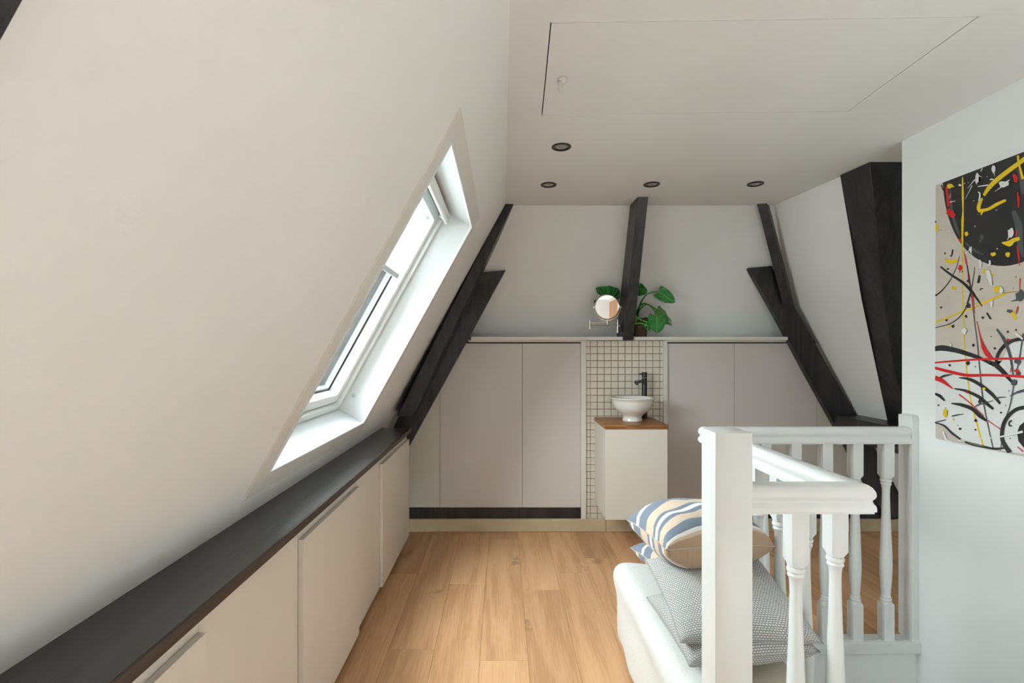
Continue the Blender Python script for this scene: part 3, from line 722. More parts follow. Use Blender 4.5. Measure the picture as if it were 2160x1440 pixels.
# ------------------------------------------------------------------ stair railing
rl = empty('stair_railing', (.925, 1.8, 0)); tag(rl, 'white painted wooden stair railing with turned balusters round the stairwell', 'railing')
HP = [(0, 0), (.010, -.0002), (.018, -.002), (.025, -.008), (.0295, -.017), (.0310, -.026), (.0295, -.033), (.0255, -.039), (.0243, -.043), (.0258, -.048), (.0300, -.053), (.0312, -.058), (.0312, -.068), (.0275, -.0695), (.0275, -.074), (0, -.074)]
RT = H-.346
def rail_seg(p, q, m0, m1, name='handrail'):
    """m0/m1: mitre slopes (shift along the run per unit of sideways offset)"""
    p = Vector(p); q = Vector(q); t = (q-p).normalized(); n = Vector((t.y, -t.x, 0))
    prof = [(a, b) for a, b in HP]+[(-a, b) for a, b in HP[::-1][1:-1]]
    A = [p+n*a+Vector((0, 0, b))+t*(m0*a) for a, b in prof]; B = [q+n*a+Vector((0, 0, b))+t*(m1*a) for a, b in prof]
    bm = bmesh.new(); prism(bm, A, B); o = obj(name, bm, M['whitewood'], rl); shade(o, 50); return o
XS, YF, YB = .925, 1.338, 2.312
rail_seg((.627, YF, RT), (XS, YF, RT), 0, 1)
rail_seg((XS, YF, RT), (XS, YB, RT), -1, 1) if False else None
# side run: direction +y, right-hand normal is +x
rail_seg((XS, YF, RT), (XS, YB, RT), -1, -1)
rail_seg((XS, YB, RT), (1.824, YB, RT), -1, 0)
# newel post
bm = bmesh.new(); bx(bm, .5315, .6265, 1.28, 1.37, -.0, H-.2065, .004); shade(obj('newel_post', bm, M['whitewood'], rl), 40)
# wall newel
bm = bmesh.new(); z1 = H-.290
bx(bm, 1.826, XR-.0005, 2.283, 2.362, -.045, z1-.006, .001)
A = [Vector((1.826, 2.283, z1-.006)), Vector((XR-.0005, 2.283, z1-.006)), Vector((XR-.0005, 2.362, z1-.006)), Vector((1.826, 2.362, z1-.006))]
B = [Vector((1.834, 2.30, z1)), Vector((XR-.0005, 2.30, z1)), Vector((XR-.0005, 2.345, z1)), Vector((1.834, 2.345, z1))]
prism(bm, A, B); obj('wall_newel', bm, M['whitewood'], rl)
# base rail
box('base_rail', .90, XR-.001, 2.270, 2.345, -.048, .001, M['whitewood'], rl, bev=.002)
box('base_rail', .90, .952, 1.31, 2.270, -.048, .001, M['whitewood'], rl, bev=.002)
box('base_rail', .60, .90, 1.31, 1.365, -.02, .001, M['whitewood'], rl, bev=.002)
# balusters
def baluster_mesh():
    bm = bmesh.new(); h = RT-.0735; n = 24; s = .0225
    def ring(r, z, sq=0):
        vs = []
        for k in range(n):
            a = 2*math.pi*(k+.5)/n if False else 2*math.pi*k/n+math.pi/4
            cx_, cy_ = math.cos(a), math.sin(a)
            m_ = max(abs(cx_), abs(cy_)); q = s/m_; rr = r*(1-sq)+q*sq
            vs.append(bm.verts.new((cx_*rr, cy_*rr, z)))
        return vs
    P = [(0, 0, 1), (0, .150, 1), (.0, .158, 1), (.0235, .166, 0), (.0225, .1695, 0), (.0175, .171, 0), (.0215, .1735, 0), (.0225, .178, 0), (.0215, .182, 0), (.0175, .1845, 0), (.0205, .187, 0), (.0205, .191, 0), (.0178, .194, 0),
         (.0185, .205, 0), (.0205, .235, 0), (.0235, .28, 0), (.0248, .325, 0), (.0238, .38, 0), (.0212, .45, 0), (.0180, .53, 0), (.0160, .60, 0), (.0150, .65, 0), (.0155, .675, 0), (.0178, .690, 0), (.0205, .694, 0), (.0215, .698, 0), (.0200, .702, 0),
         (.0180, .7045, 0), (.0225, .708, 0), (.0235, .713, 0), (.0220, .718, 0), (.0180, .721, 0), (.0215, .7225, 0), (.0, .738, 1), (0, h, 1)]
    R = [ring(*p) for p in P]
    for i in range(len(R)-1):
        for k in range(n): bm.faces.new((R[i][k], R[i][(k+1) % n], R[i+1][(k+1) % n], R[i+1][k]))
    bm.faces.new(R[0][::-1]); bm.faces.new(R[-1]); bmesh.ops.recalc_face_normals(bm, faces=bm.faces)
    return bm
b0 = obj('baluster', baluster_mesh(), M['whitewood'], rl); shade(b0, 32)
spots = [(.786, 1.372)]+[(.9375, y) for y in (1.443, 1.588, 1.733, 1.878, 2.023, 2.168)]+[(x, 2.343) for x in (1.044, 1.180, 1.316, 1.456, 1.592, 1.731)]
base = Vector(b0.location)
for i, (x, y) in enumerate(spots):
    yy = y if y < 2.3 else 2.312
    o = b0 if i == 0 else b0.copy()
    if i: COL.objects.link(o); o.parent = rl
    o.location = base+Vector((x, yy, .0005))

# ------------------------------------------------------------------ daybed, throw and cushions
SZ = H-.965
db = empty('daybed', (.7, 1.8, 0)); tag(db, 'low white upholstered daybed behind the square newel post', 'daybed')
def soft_box(x0, x1, y0, y1, z0, z1, r, sub=3, crown=0.0):
    bm = bmesh.new(); bx(bm, x0, x1, y0, y1, z0, z1)
    bmesh.ops.bevel(bm, geom=list(bm.edges), offset=r, segments=5, affect='EDGES', profile=.5)
    return bm
shade(obj('base', soft_box(.545, .885, 1.30, 2.27, .012, SZ-.11, .02), M['creamcloth'], db), 60)
shade(obj('seat_cushion', soft_box(.535, .888, 1.29, 2.28, SZ-.11, SZ, .028), M['creamcloth'], db), 60)
# fleece throw hanging over the left side
random.seed(5)
bm = bmesh.new()
prof = [(.665, SZ+.004), (.60, SZ+.008), (.56, SZ+.012), (.530, SZ+.013), (.512, SZ+.004), (.503, SZ-.018), (.507, SZ-.05), (.517, SZ-.085), (.524, SZ-.12), (.522, SZ-.17), (.520, SZ-.23), (.521, SZ-.29), (.523, .022)]
NY = 60; G = []
for i in range(NY+1):
    y = 1.24+i/NY*(2.275-1.24); row = []
    for j, (x, z) in enumerate(prof):
        k = j/(len(prof)-1)
        dx = .007*math.sin(y*9+j*.5)*k+.004*math.sin(y*23+2*k)*k
        row.append(bm.verts.new((x+dx+(.03*math.exp(-((y-1.24)/.15)**2) if False else 0), y+(.006*math.sin(z*30) if i in (0, NY) else 0), z)))
    G.append(row)
for i in range(NY):
    for j in range(len(prof)-1): bm.faces.new((G[i][j], G[i+1][j], G[i+1][j+1], G[i][j+1]))
th = obj('fleece_throw', bm, M['fleece'], smooth=True); m_ = th.modifiers.new('s', 'SOLIDIFY'); m_.thickness = .014; m_.offset = 1
m2_ = th.modifiers.new('u', 'SUBSURF'); m2_.levels = 1; m2_.render_levels = 1
tag(th, 'white fleece throw hanging over the left side of the daybed', 'throw')

def stripe_mat():
    m = mat('striped_cotton', (.5, .5, .5, 1), .85, .2, sheen=.2); N = m.node_tree.nodes; L = m.node_tree.links; b = N['Principled BSDF']
    uv = N.new('ShaderNodeUVMap'); sp = N.new('ShaderNodeSeparateXYZ'); L.new(uv.outputs[0], sp.inputs[0])
    cr = N.new('ShaderNodeValToRGB'); cr.color_ramp.interpolation = 'CONSTANT'; e = cr.color_ramp.elements
    BL = (.185, .225, .285, 1); WH = (.80, .79, .76, 1); BG = (.66, .52, .40, 1); TN = (.46, .33, .23, 1)
    seq = [(0, TN), (.055, BG), (.08, WH), (.11, BL), (.19, BG), (.27, BL), (.315, WH), (.36, BL), (.405, BG), (.54, BL), (.69, WH), (.74, BL)]
    e[0].position = 0; e[0].color = TN; e[1].position = seq[1][0]; e[1].color = seq[1][1]
    for p, c in seq[2:]: x = e.new(p); x.color = c
    L.new(sp.outputs[1], cr.inputs[0])
    n = N.new('ShaderNodeTexNoise'); n.inputs['Scale'].default_value = 220; n.inputs['Detail'].default_value = 3; tcn = N.new('ShaderNodeTexCoord'); mp = N.new('ShaderNodeMapping'); mp.inputs['Scale'].default_value = (1, .15, 1)
    L.new(uv.outputs[0], mp.inputs[0]); L.new(mp.outputs[0], n.inputs['Vector'])
    mx = N.new('ShaderNodeMix'); mx.data_type = 'RGBA'; mx.blend_type = 'MULTIPLY'; mx.inputs['Factor'].default_value = .35; L.new(cr.outputs[0], mx.inputs['A']); L.new(n.outputs['Color'], mx.inputs['B'])
    mx2 = N.new('ShaderNodeMix'); mx2.data_type = 'RGBA'; mx2.blend_type = 'MULTIPLY'; mx2.inputs['Factor'].default_value = 1; L.new(mx.outputs['Result'], mx2.inputs['A']); mx2.inputs['B'].default_value = (1.2, 1.2, 1.2, 1)
    L.new(mx2.outputs['Result'], b.inputs['Base Color'])
    bp = N.new('ShaderNodeBump'); bp.inputs['Strength'].default_value = .3; bp.inputs['Distance'].default_value = .001; L.new(n.outputs['Fac'], bp.inputs['Height']); L.new(bp.outputs[0], b.inputs['Normal'])
    return m
def weave_mat():
    m = mat('grey_weave', (.5, .5, .5, 1), .9, .15, sheen=.2); N = m.node_tree.nodes; L = m.node_tree.links; b = N['Principled BSDF']
    uv = N.new('ShaderNodeUVMap'); br = N.new('ShaderNodeTexBrick'); br.offset = .5; br.offset_frequency = 2
    br.inputs['Scale'].default_value = 1; br.inputs['Brick Width'].default_value = 1/50; br.inputs['Row Height'].default_value = 1/64
    br.inputs['Mortar Size'].default_value = .0036; br.inputs['Mortar Smooth'].default_value = .6; br.inputs['Bias'].default_value = 0
    br.inputs['Color1'].default_value = (.74, .735, .71, 1); br.inputs['Color2'].default_value = (.66, .66, .64, 1); br.inputs['Mortar'].default_value = (.25, .25, .255, 1)
    L.new(uv.outputs[0], br.inputs['Vector']); L.new(br.outputs['Color'], b.inputs['Base Color'])
    bp = N.new('ShaderNodeBump'); bp.invert = True; bp.inputs['Strength'].default_value = .8; bp.inputs['Distance'].default_value = .0015; L.new(br.outputs['Fac'], bp.inputs['Height']); L.new(bp.outputs[0], b.inputs['Normal'])
    return m
M['stripe'] = stripe_mat(); M['weave'] = weave_mat(); M['bluepipe'] = mat('seam_thread', (.5, .44, .36, 1), .9); M['greypipe'] = mat('grey_seam', (.36, .36, .35, 1), .9)
def cushion(name, FL, FR, BR_, BL_, T, m, mp_, label, group, sag=0.0, seed=1, up=None, pin=.05):
    """corner points front-left, front-right, back-right, back-left; T half thickness"""
    c = [Vector(p) for p in (FL, FR, BR_, BL_)]
    nr = (c[1]-c[0]).cross(c[3]-c[0]).normalized()
    if nr.z < 0: nr = -nr
    e = empty(name, sum(c, Vector())/4-nr*T*.9)
    rnd = random.Random(seed); ph = [rnd.uniform(0, 6) for _ in range(6)]
    n = 44; bm = bmesh.new(); uvl = bm.loops.layers.uv.new('UVMap'); U = {}
    hf = lambda q: max(0, 1-abs(q)**2.3)**.42
    arc = [0]; hwid = (c[3]-c[0]).length/2
    for k_ in range(200):
        q0 = -1+k_/100; arc.append(arc[-1]+math.hypot(.01*hwid, T*(hf(q0+.01)-hf(q0))))
    def al(q): return arc[min(200, max(0, round((q+1)*100)))]/arc[-1]
    def pos(a, b, s):
        pa = a*(1-pin*(1-b*b)); pb = b*(1-pin*(1-a*a))
        u, v = (pa+1)/2, (pb+1)/2
        p = c[0]*(1-u)*(1-v)+c[1]*u*(1-v)+c[2]*u*v+c[3]*(1-u)*v
        h = ((1-abs(a)**2.3)*(1-abs(b)**2.3))
        h = max(h, 0)**.42
        wr = 1+.05*math.sin(a*5+ph[0])*math.cos(b*4+ph[1])+.03*math.sin(a*9+b*7+ph[2])
        crease = .004*math.sin((a+b)*14+ph[3])*max(0, abs(a)-.6)*max(0, abs(b)-.5)*4
        return p+nr*(s*T*h*wr+crease)
    for s in (1, -1):
        g = {}
        for i in range(n+1):
            for j in range(n+1):
                a = -math.cos(math.pi*i/n)*.35+(2*i/n-1)*.65; b = -math.cos(math.pi*j/n)*.35+(2*j/n-1)*.65
                v = bm.verts.new(pos(a, b, s)); g[i, j] = v; U[v] = (al(a), al(b)) if m is M['weave'] else (al(a), max(.001, al(b)+.02-.10*al(a)-(.12 if s < 0 else 0)))
        for i in range(n):
            for j in range(n):
                q = (g[i, j], g[i+1, j], g[i+1, j+1], g[i, j+1])
                f = bm.faces.new(q if s > 0 else q[::-1])
                for l in f.loops: l[uvl].uv = U[l.vert]
    bmesh.ops.remove_doubles(bm, verts=bm.verts, dist=1e-5)
    o = obj('cover', bm, m, e, smooth=True)
    # seam
    bm = bmesh.new(); P = []
    K = 24
    for k in range(K): P.append(pos(-1+2*k/K, -1, 0))
    for k in range(K): P.append(pos(1, -1+2*k/K, 0))
    for k in range(K): P.append(pos(1-2*k/K, 1, 0))
    for k in range(K+1): P.append(pos(-1, 1-2*k/K, 0))
    tube(bm, P, .0022, 6, cap=False); obj('seam', bm, mp_, e, smooth=True)
    return tag(e, label, 'cushion', group)
gs = 'cushions on the daybed'
cushion('cushion', (.522, 1.43, H-.880), (.905, 1.46, H-.862), (.895, 1.86, H-.885), (.515, 1.83, H-.885), .068, M['weave'], M['greypipe'], 'grey woven cushion at the bottom of the stack on the daybed', gs, seed=2)
cushion('cushion', (.510, 1.465, H-.838), (.912, 1.455, H-.832), (.905, 1.82, H-.738), (.512, 1.84, H-.752), .062, M['weave'], M['greypipe'], 'grey woven cushion on top of another grey one, under the striped cushions', gs, seed=3)
cushion('cushion', (.560, 1.70, H-.755), (.908, 1.74, H-.775), (.905, 2.14, H-.845), (.526, 2.10, H-.812), .070, M['stripe'], M['bluepipe'], 'blue white and beige striped cushion, lower of the striped pair', gs, seed=4)
cushion('cushion', (.521, 1.628, H-.635), (.889, 1.672, H-.638), (.880, 2.05, H-.680), (.494, 2.03, H-.672), .112, M['stripe'], M['bluepipe'], 'blue white and beige striped cushion topmost on the stack', gs, seed=5)

# ------------------------------------------------------------------ abstract painting on the right wall
PX = 1.832
def pp(x, y, k=0):                       # frame position -> point on the canvas plane
    s = (x-CX)/PX; return Vector((PX-.0002-.00022*k, F/s, H+(CY-y)/s))
yl = F*PX/(1973-CX); zT = H+.697; zB = H-.3735; yr = yl-1.08
pt = empty('abstract_painting', (PX, (yl+yr)/2, zB)); tag(pt, 'large unframed abstract canvas with black disc and yellow, red and white splashes', 'painting')
M['canvas'] = mat('painted_canvas_beige', (.60, .535, .475, 1), .6, .3, noise=.04, nscale=12, bump=.3, bscale=700)
box('canvas', PX, XR-.0008, yr, yl, zB, zT, M['canvas'], pt, bev=.002)
PC = {'k': mat('paint_black', (.028, .028, .029, 1), .35, noise=.3, nscale=9), 'w': mat('paint_white', (.74, .745, .74, 1), .45), 'y': mat('paint_yellow', (.80, .56, .015, 1), .35),
      'r': mat('paint_red', (.66, .018, .022, 1), .35), 'g': mat('paint_grey', (.085, .09, .10, 1), .4)}
layers = {}; order = [0]
LIM = lambda p: Vector((p.x, min(max(p.y, yr+.001), yl-.001), min(max(p.z, zB+.001), zT-.001)))
def poly(c, pts, k=None):
    order[0] += .1; kk = order[0]
    bm = layers.setdefault(c, bmesh.new())
    vs = [bm.verts.new(LIM(pp(x, y, kk))) for x, y in pts]
    try: f = bm.faces.new(vs); bmesh.ops.triangulate(bm, faces=[f])
    except Exception: pass
def cv(p, o): return (1960+p[0]/o[0], o[1]+p[1]/o[0])
O1 = (4.5, 320); O2 = (4.0, 620)
def stroke(c, pts, ws, o=O1, smooth=True):
    """polyline with width in crop units"""
    P = [Vector((x, y, 0)) for x, y in pts]
    ws = ws if isinstance(ws, (list, tuple)) else [ws]*len(P)
    if smooth and len(P) > 2:
        n = 5; Q = spline(P, n); w_ = []
        for i in range(len(ws)-1): w_ += [ws[i]+(ws[i+1]-ws[i])*k/n for k in range(n)]
        w_.append(ws[-1]); P = Q; ws = w_
    Lf = []; Rt = []
    for i, p in enumerate(P):
        t = (P[min(i+1, len(P)-1)]-P[max(i-1, 0)]).normalized(); nn = Vector((-t.y, t.x, 0))
        Lf.append(p+nn*ws[i]/2); Rt.append(p-nn*ws[i]/2)
    pts_ = Lf+Rt[::-1]
    order[0] += .1; kk = order[0]
    bm = layers.setdefault(c, bmesh.new())
    L_ = [bm.verts.new(LIM(pp(*cv((a.x, a.y), o), kk))) for a in Lf]; R_ = [bm.verts.new(LIM(pp(*cv((a.x, a.y), o), kk))) for a in Rt]
    for i in range(len(L_)-1):
        try: bm.faces.new((L_[i], L_[i+1], R_[i+1], R_[i]))
        except Exception: pass
def blob(c, x, y, rx_, ry=None, o=O1, n=14, j=.25, seed=None):
    ry = ry or rx_; rnd = random.Random(seed or int(x*7+y))
    poly(c, [cv((x+rx_*math.cos(a)*(1+rnd.uniform(-j, j)), y+ry*math.sin(a)*(1+rnd.uniform(-j, j))), o) for a in [2*math.pi*k/n for k in range(n)]])
def fill(c, pts, o): poly(c, [cv(p, o) for p in pts])
# grounds: white lower field and the black disc (runs on past the frame edge)
low = [(50, 470), (150, 470), (300, 500), (400, 540), (480, 580), (560, 620), (620, 560), (660, 450), (720, 400), (800, 385), (1000, 400), (1400, 520), (2600, 600), (2600, 2400), (800, 1345), (640, 1325), (470, 1290), (330, 1250), (230, 1200), (130, 1120), (50, 1085)]
fill('w', low, O2)
def disc_pts():
    cy_, cz_, ra, rb = 1.845, .72, .285, .415
    return cy_, cz_, ra, rb
cyd, czd, ra, rb = disc_pts()
order[0] += .1
bm = layers.setdefault('k', bmesh.new())
ring = []
for k in range(72):
    a = 2*math.pi*k/72
    ring.append(LIM(Vector((PX-.0002-.00022*order[0], cyd+ra*math.cos(a), H+czd+rb*math.sin(a)))))
cvx = bm.verts.new((PX-.0002-.00022*order[0], cyd, H+.55)); rv = [bm.verts.new(p) for p in ring]
for k in range(72):
    try: bm.faces.new((cvx, rv[k], rv[(k+1) % 72]))
    except Exception: pass
order[0] += .3
# grey sheen strokes within the disc
stroke('g', [(200, 330), (215, 560), (260, 720), (300, 830)], [10, 26, 30, 6])
stroke('g', [(800, 560), (850, 700), (860, 850), (890, 1000)], [40, 70, 60, 20])
stroke('g', [(850, 160), (880, 260), (900, 400)], [30, 50, 50])
stroke('g', [(340, 860), (420, 930), (520, 980)], [8, 30, 6])
blob('g', 500, 812, 16, 28)
# yellow
stroke('y', [(318, 240), (320, 400), (322, 560), (318, 650), (316, 800), (318, 1000)], [10, 22, 12, 24, 18, 12]); stroke('y', [(318, 1000), (319, 1200), (320, 1440)], [10, 9, 9]); stroke('y', [(283, 0), (290, 200), (305, 500), (345, 850), (400, 1080), (462, 1295)], [10, 10, 11, 12, 14, 14], O2)
stroke('y', [(930, 50), (850, 110), (740, 190), (640, 270), (570, 340), (520, 415)], [44, 40, 42, 44, 40, 24]); stroke('y', [(505, 440), (480, 490), (470, 540), (490, 570)], [20, 36, 36, 30]); stroke('y', [(470, 560), (560, 545), (640, 500), (730, 458)], [34, 28, 32, 22]); stroke('y', [(510, 560), (492, 600)], [24, 10])
stroke('y', [(845, 35), (848, 100), (868, 170), (890, 260)], [22, 18, 20, 26]); blob('y', 200, 325, 40, 22, j=.4); stroke('y', [(200, 330), (185, 300)], [16, 10]); stroke('y', [(690, 862), (760, 870), (800, 840), (860, 822)], [6, 60, 40, 32])
blob('y', 355, 778, 18, 22); blob('y', 748, 975, 22, 24); blob('y', 608, 972, 26, 18, j=.5); blob('y', 525, 1135, 15, 20); blob('y', 595, 1165, 24, 14); blob('y', 648, 1302, 38, 34, j=.4); blob('y', 240, 1290, 18, 20, j=.5); stroke('y', [(145, 1020), (200, 1042), (290, 1030)], [4, 44, 14]); blob('y', 72, 722, 20, 38); stroke('y', [(490, 1440), (650, 1375), (800, 1318)], [10, 14, 8]); stroke('y', [(52, 242), (280, 150), (420, 95), (650, 0)], [14, 14, 10, 10], O2)
stroke('y', [(700, 150), (735, 215)], [30, 26], O2); blob('y', 140, 1000, 18, 42, O2, j=.4); blob('y', 210, 1058, 9, 9, O2); blob('y', 170, 272, 9, 14, O2)
# red
stroke('r', [(165, 330), (178, 420), (182, 520)], [16, 26, 18]); blob('r', 185, 570, 20, 34, j=.4); blob('r', 222, 595, 26, 40, j=.4); blob('r', 208, 478, 14, 14, j=.5); stroke('r', [(800, 215), (825, 250), (822, 290)], [24, 44, 24]); stroke('r', [(840, 380), (850, 450), (852, 530)], [10, 26, 8]); stroke('r', [(832, 740), (826, 800)], [18, 12]); stroke('r', [(838, 890), (850, 980), (862, 1080)], [12, 18, 6]); stroke('r', [(866, 1200), (862, 1320)], [12, 8])
blob('r', 296, 840, 12, 18); stroke('r', [(335, 945), (352, 1040), (362, 1085)], [6, 16, 6]); stroke('r', [(376, 1165), (384, 1245)], [18, 12]); blob('r', 296, 1100, 20, 26); stroke('r', [(300, 1110), (290, 1150)], [16, 4])
# dark strokes in the middle
stroke('k', [(110, 1090), (200, 1160), (320, 1240), (400, 1320), (490, 1440)], [16, 20, 24, 28, 12]); stroke('k', [(290, 990), (260, 1100), (200, 1220), (130, 1310), (60, 1368)], [4, 6, 7, 10, 14]); stroke('k', [(434, 1090), (425, 1180), (400, 1310), (362, 1440)], [5, 6, 8, 10]); stroke('k', [(362, 1075), (385, 1220), (400, 1330), (418, 1440)], [10, 10, 14, 12])
stroke('k', [(228, 928), (215, 985), (200, 985)], [14, 12, 8]); blob('k', 153, 964, 8, 10); blob('k', 180, 1113, 10, 9); stroke('k', [(482, 1175), (468, 1245)], [20, 24]); stroke('k', [(515, 1300), (492, 1300), (490, 1318)], [8, 8, 6]); blob('k', 375, 1225, 14, 14, j=.4); blob('k', 318, 1138, 6, 6); blob('k', 65, 664, 8, 12); blob('k', 117, 744, 4, 5); stroke('k', [(118, 315), (138, 370)], [12, 10])
blob('g', 870, 1365, 46, 50, j=.3); stroke('g', [(780, 1420), (840, 1405)], [6, 22]); stroke('k', [(700, 1338), (760, 1335), (850, 1325)], [3, 4, 4]); blob('k', 805, 1294, 5, 5); blob('k', 828, 1187, 6, 6)
stroke('k', [(52, 10), (75, 0)], [10, 10], O2); stroke('k', [(352, 0), (300, 140), (200, 240), (52, 285)], [10, 9, 7, 6], O2); stroke('k', [(370, 0), (410, 50), (450, 102)], [14, 10, 8], O2); stroke('g', [(362, 0), (380, 180), (410, 420), (450, 830), (490, 1060), (545, 1310)], [10, 8, 8, 12, 9, 9], O2)
for x, y, r in ((105, 112, 9), (150, 220, 11), (205, 272, 14), (315, 188, 12), (455, 198, 11), (377, 432, 12), (557, 458, 10), (668, 318, 9), (738, 302, 9), (528, 358, 5), (177, 600, 10), (330, 583, 16), (82, 937, 8), (265, 1137, 11), (397, 1067, 13), (395, 1145, 8), (610, 1000, 8), (650, 940, 5), (678, 815, 5), (435, 903, 18), (335, 98, 20), (688, 1218, 5), (122, 455, 5), (395, 612, 5), (246, 1107, 4)): blob('k', x, y, r, None, O2, 12)
for x0_, x1_, y0_, y1_, w_ in ((490, 525, 158, 212, 14), (595, 660, 0, 0, 0),): 
    if w_: stroke('k', [(x0_, y0_), (x1_, y1_)], w_, O2)
blob('g', 685, 143, 26, 16, O2)
# arcs of the lower field
stroke('k', [(52, 462), (120, 455), (230, 475), (330, 505), (420, 535), (505, 575)], [40, 48, 40, 36, 30, 18], O2); stroke('k', [(505, 560), (580, 610), (650, 680), (705, 745)], [6, 40, 36, 18], O2)
stroke('k', [(568, 590), (580, 520), (620, 455), (680, 405), (760, 382), (850, 385), (1000, 430)], [20, 26, 28, 30, 28, 30, 30], O2)
stroke('k', [(85, 715), (130, 690), (200, 678)], [18, 18, 6], O2); stroke('k', [(255, 705), (350, 720), (450, 775), (540, 850), (605, 925)], [6, 26, 30, 28, 20], O2); stroke('k', [(215, 798), (310, 815), (420, 865), (480, 915), (545, 970)], [8, 22, 26, 30, 18], O2)
stroke('k', [(190, 922), (280, 935), (370, 970), (430, 1025), (490, 1070)], [8, 28, 32, 34, 16], O2); stroke('k', [(52, 840), (95, 860), (135, 900)], [18, 26, 12], O2); stroke('g', [(195, 1030), (240, 1020), (298, 1012)], [12, 12, 4], O2); stroke('g', [(52, 1082), (145, 1060)], [10, 8], O2)
stroke('k', [(52, 1085), (130, 1110), (200, 1175), (270, 1225)], [8, 14, 18, 14], O2); stroke('k', [(305, 1248), (400, 1280), (500, 1298), (570, 1304), (640, 1298)], [8, 16, 18, 20, 14], O2); stroke('k', [(310, 1243), (550, 1300)], [6, 6], O2)
stroke('g', [(575, 295), (640, 390), (690, 530), (715, 700)], [14, 26, 22, 8], O2); stroke('g', [(800, 330), (770, 520), (740, 670)], [12, 10, 6], O2); blob('g', 752, 568, 24, 26, O2, j=.4); blob('g', 722, 750, 26, 26, O2); blob('g', 760, 670, 18, 28, O2, j=.5); stroke('g', [(720, 760), (690, 930), (650, 1060), (605, 1320)], [10, 9, 8, 7], O2)
stroke('g', [(385, 955), (430, 930), (545, 898)], [8, 12, 5], O2); stroke('g', [(550, 885), (600, 872), (660, 870)], [4, 14, 4], O2); stroke('g', [(690, 860), (760, 825), (850, 805)], [10, 20, 26], O2)
stroke('k', [(850, 955), (760, 965), (690, 1010), (640, 1080), (620, 1170), (630, 1250), (690, 1340)], [34, 30, 30, 32, 32, 34, 40], O2); fill('k', [(900, 1010), (830, 1060), (770, 1110), (748, 1170), (760, 1240), (800, 1290), (900, 1400), (1100, 1400), (1100, 1000)], O2); stroke('k', [(705, 1065), (682, 1080), (682, 1108), (705, 1112)], [10, 12, 12, 8], O2)
# red bars over them
stroke('r', [(52, 578), (250, 562), (480, 548), (800, 543), (1100, 540)], [12, 16, 16, 20, 18], O2); stroke('r', [(52, 622), (180, 655), (330, 685), (500, 683), (700, 690), (850, 700), (1100, 705)], [22, 26, 26, 20, 20, 24, 20], O2); stroke('r', [(52, 705), (120, 735), (205, 800)], [40, 34, 4], O2); stroke('r', [(368, 0), (388, 160)], [12, 6], O2)
stroke('r', [(405, 228), (440, 370), (465, 450), (500, 510), (540, 545)], [4, 10, 34, 40, 16], O2); stroke('r', [(258, 846), (340, 910), (470, 1030)], [10, 8, 4], O2); stroke('r', [(500, 1065), (610, 1142)], [6, 6], O2); blob('r', 675, 387, 14, 12, O2); blob('r', 745, 648, 20, 18, O2, j=.5); stroke('r', [(755, 105), (740, 165)], [12, 8], O2); blob('r', 325, 827, 10, 10, O2); stroke('r', [(750, 1285), (800, 1330)], [6, 10], O2)
stroke('r', [(690, 660), (700, 620)], [8, 8], O2); blob('y', 468, 797, 12, 12, O2)
# white splashes
blob('w', 620, 165, 18, 38); stroke('w', [(628, 200), (628, 236)], [6, 3]); blob('w', 462, 255, 22, 46, j=.4); stroke('w', [(440, 265), (370, 350)], [10, 3]); stroke('w', [(415, 320), (350, 450)], [8, 2]); blob('w', 715, 305, 48, 30, j=.3); stroke('w', [(700, 330), (630, 378)], [10, 3]); stroke('w', [(745, 285), (775, 265)], [16, 6]); stroke('w', [(470, 330), (570, 315)], [8, 12]); stroke('w', [(470, 380), (490, 400), (482, 468)], [8, 14, 18]); stroke('w', [(455, 215), (510, 240)], [10, 4])
blob('w', 785, 768, 30, 50); stroke('w', [(770, 800), (750, 838)], [14, 4]); blob('w', 400, 925, 16, 30, j=.4); stroke('w', [(385, 940), (335, 970)], [6, 3]); stroke('w', [(405, 940), (415, 975)], [5, 3]); stroke('w', [(485, 1025), (495, 1060), (490, 1105)], [14, 28, 10]); stroke('w', [(582, 1030), (585, 1060), (565, 1085)], [18, 18, 10]); stroke('w', [(560, 1125), (580, 1190), (600, 1270)], [36, 44, 14]); blob('w', 690, 1315, 18, 30); blob('w', 300, 318, 14, 10); blob('w', 605, 262, 20, 8); stroke('w', [(205, 478), (258, 466)], [8, 4]); stroke('w', [(200, 440), (212, 400)], [5, 3]); stroke('w', [(500, 185), (515, 155)], [8, 6])
for x, y, r in ((443, 706, 6), (646, 552, 6), (494, 849, 4), (193, 757, 4), (655, 920, 7), (433, 463, 5), (560, 235, 4), (345, 300, 5), (380, 292, 4), (474, 594, 4), (570, 545, 3)): blob('w', x, y, r)
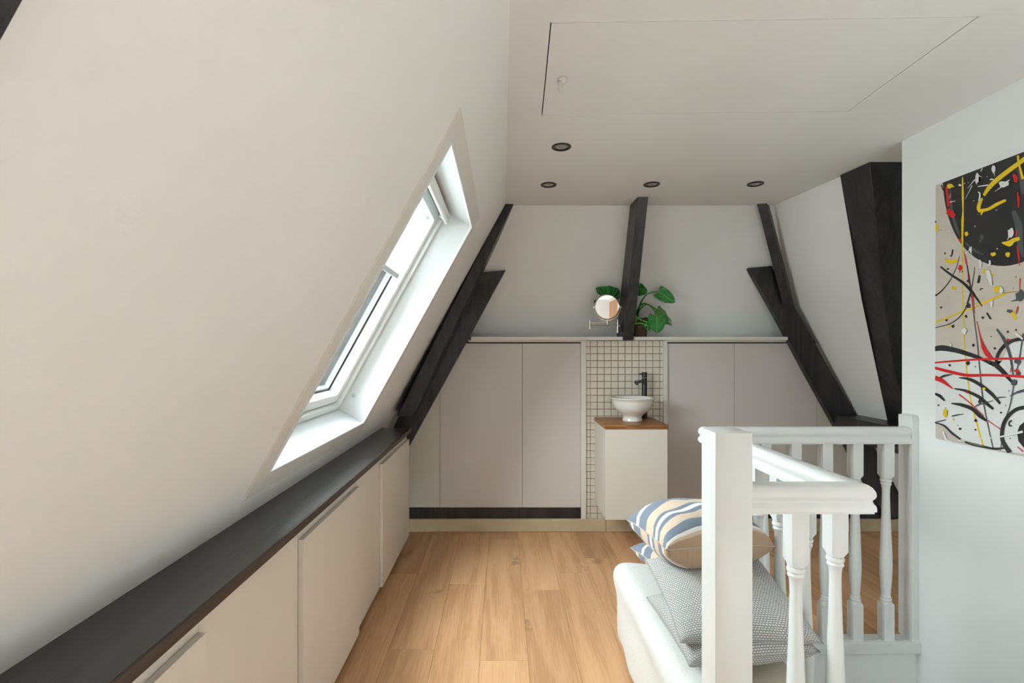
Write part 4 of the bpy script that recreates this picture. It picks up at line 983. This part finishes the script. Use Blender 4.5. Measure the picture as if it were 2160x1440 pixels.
blob('w', 305, 310, 20, 24, O2, j=.4); stroke('w', [(535, 60), (535, 115)], [26, 10], O2); stroke('w', [(735, 330), (800, 380)], [22, 16], O2); stroke('w', [(125, 1160), (150, 1225), (195, 1245)], [14, 20, 8], O2); stroke('w', [(250, 1235), (400, 1222), (600, 1205), (800, 1160)], [6, 10, 14, 20], O2); blob('w', 190, 430, 8, 14, O2)
# further splashes on the part of the canvas past the frame edge
def cq(D, Z): s_ = F/D; return ((CX+PX*s_-1960)*4.5, (CY-Z*s_-320)*4.5)
for c_, pts_, w0 in (('r', [(1.72, .03), (1.5, .02), (1.3, .06), (1.13, .04)], 34), ('r', [(1.72, -.055), (1.4, -.05), (1.13, -.01)], 44), ('y', [(1.78, .62), (1.6, .45), (1.42, .52), (1.3, .30)], 60), ('y', [(1.5, .68), (1.48, .2), (1.42, -.3)], 26),
        ('k', [(1.62, .28), (1.45, .10), (1.32, -.12)], 60), ('k', [(1.4, .30), (1.3, .22), (1.2, .02), (1.18, -.2)], 90), ('k', [(1.62, -.12), (1.45, -.2), (1.33, -.34)], 80), ('g', [(1.38, .66), (1.3, .3), (1.2, -.1)], 40), ('k', [(1.3, .5), (1.22, .38), (1.14, .45)], 50), ('w', [(1.56, .5), (1.45, .62), (1.3, .58)], 34), ('y', [(1.35, -.15), (1.25, .1), (1.14, .2)], 40)):
    stroke(c_, [cq(*p) for p in pts_], [w0*.3]+[w0]*(len(pts_)-2)+[w0*.4])
rnd = random.Random(21)
for k in range(40):
    c_ = rnd.choice('kyrwg'); yy = rnd.uniform(yr+.03, 1.74); zz = rnd.uniform(-.35, .66)
    s_ = F/yy; x = CX+PX*s_; y = CY-zz*s_; blob(c_, (x-1960)*4.5, (y-320)*4.5, rnd.uniform(15, 90), rnd.uniform(15, 90), O1, 12, .35, k+5)
for c_, bm in layers.items():
    o = obj({'k': 'black_paint', 'w': 'white_paint', 'y': 'yellow_paint', 'r': 'red_paint', 'g': 'grey_paint'}[c_], bm, PC[c_], pt, kind='stuff')
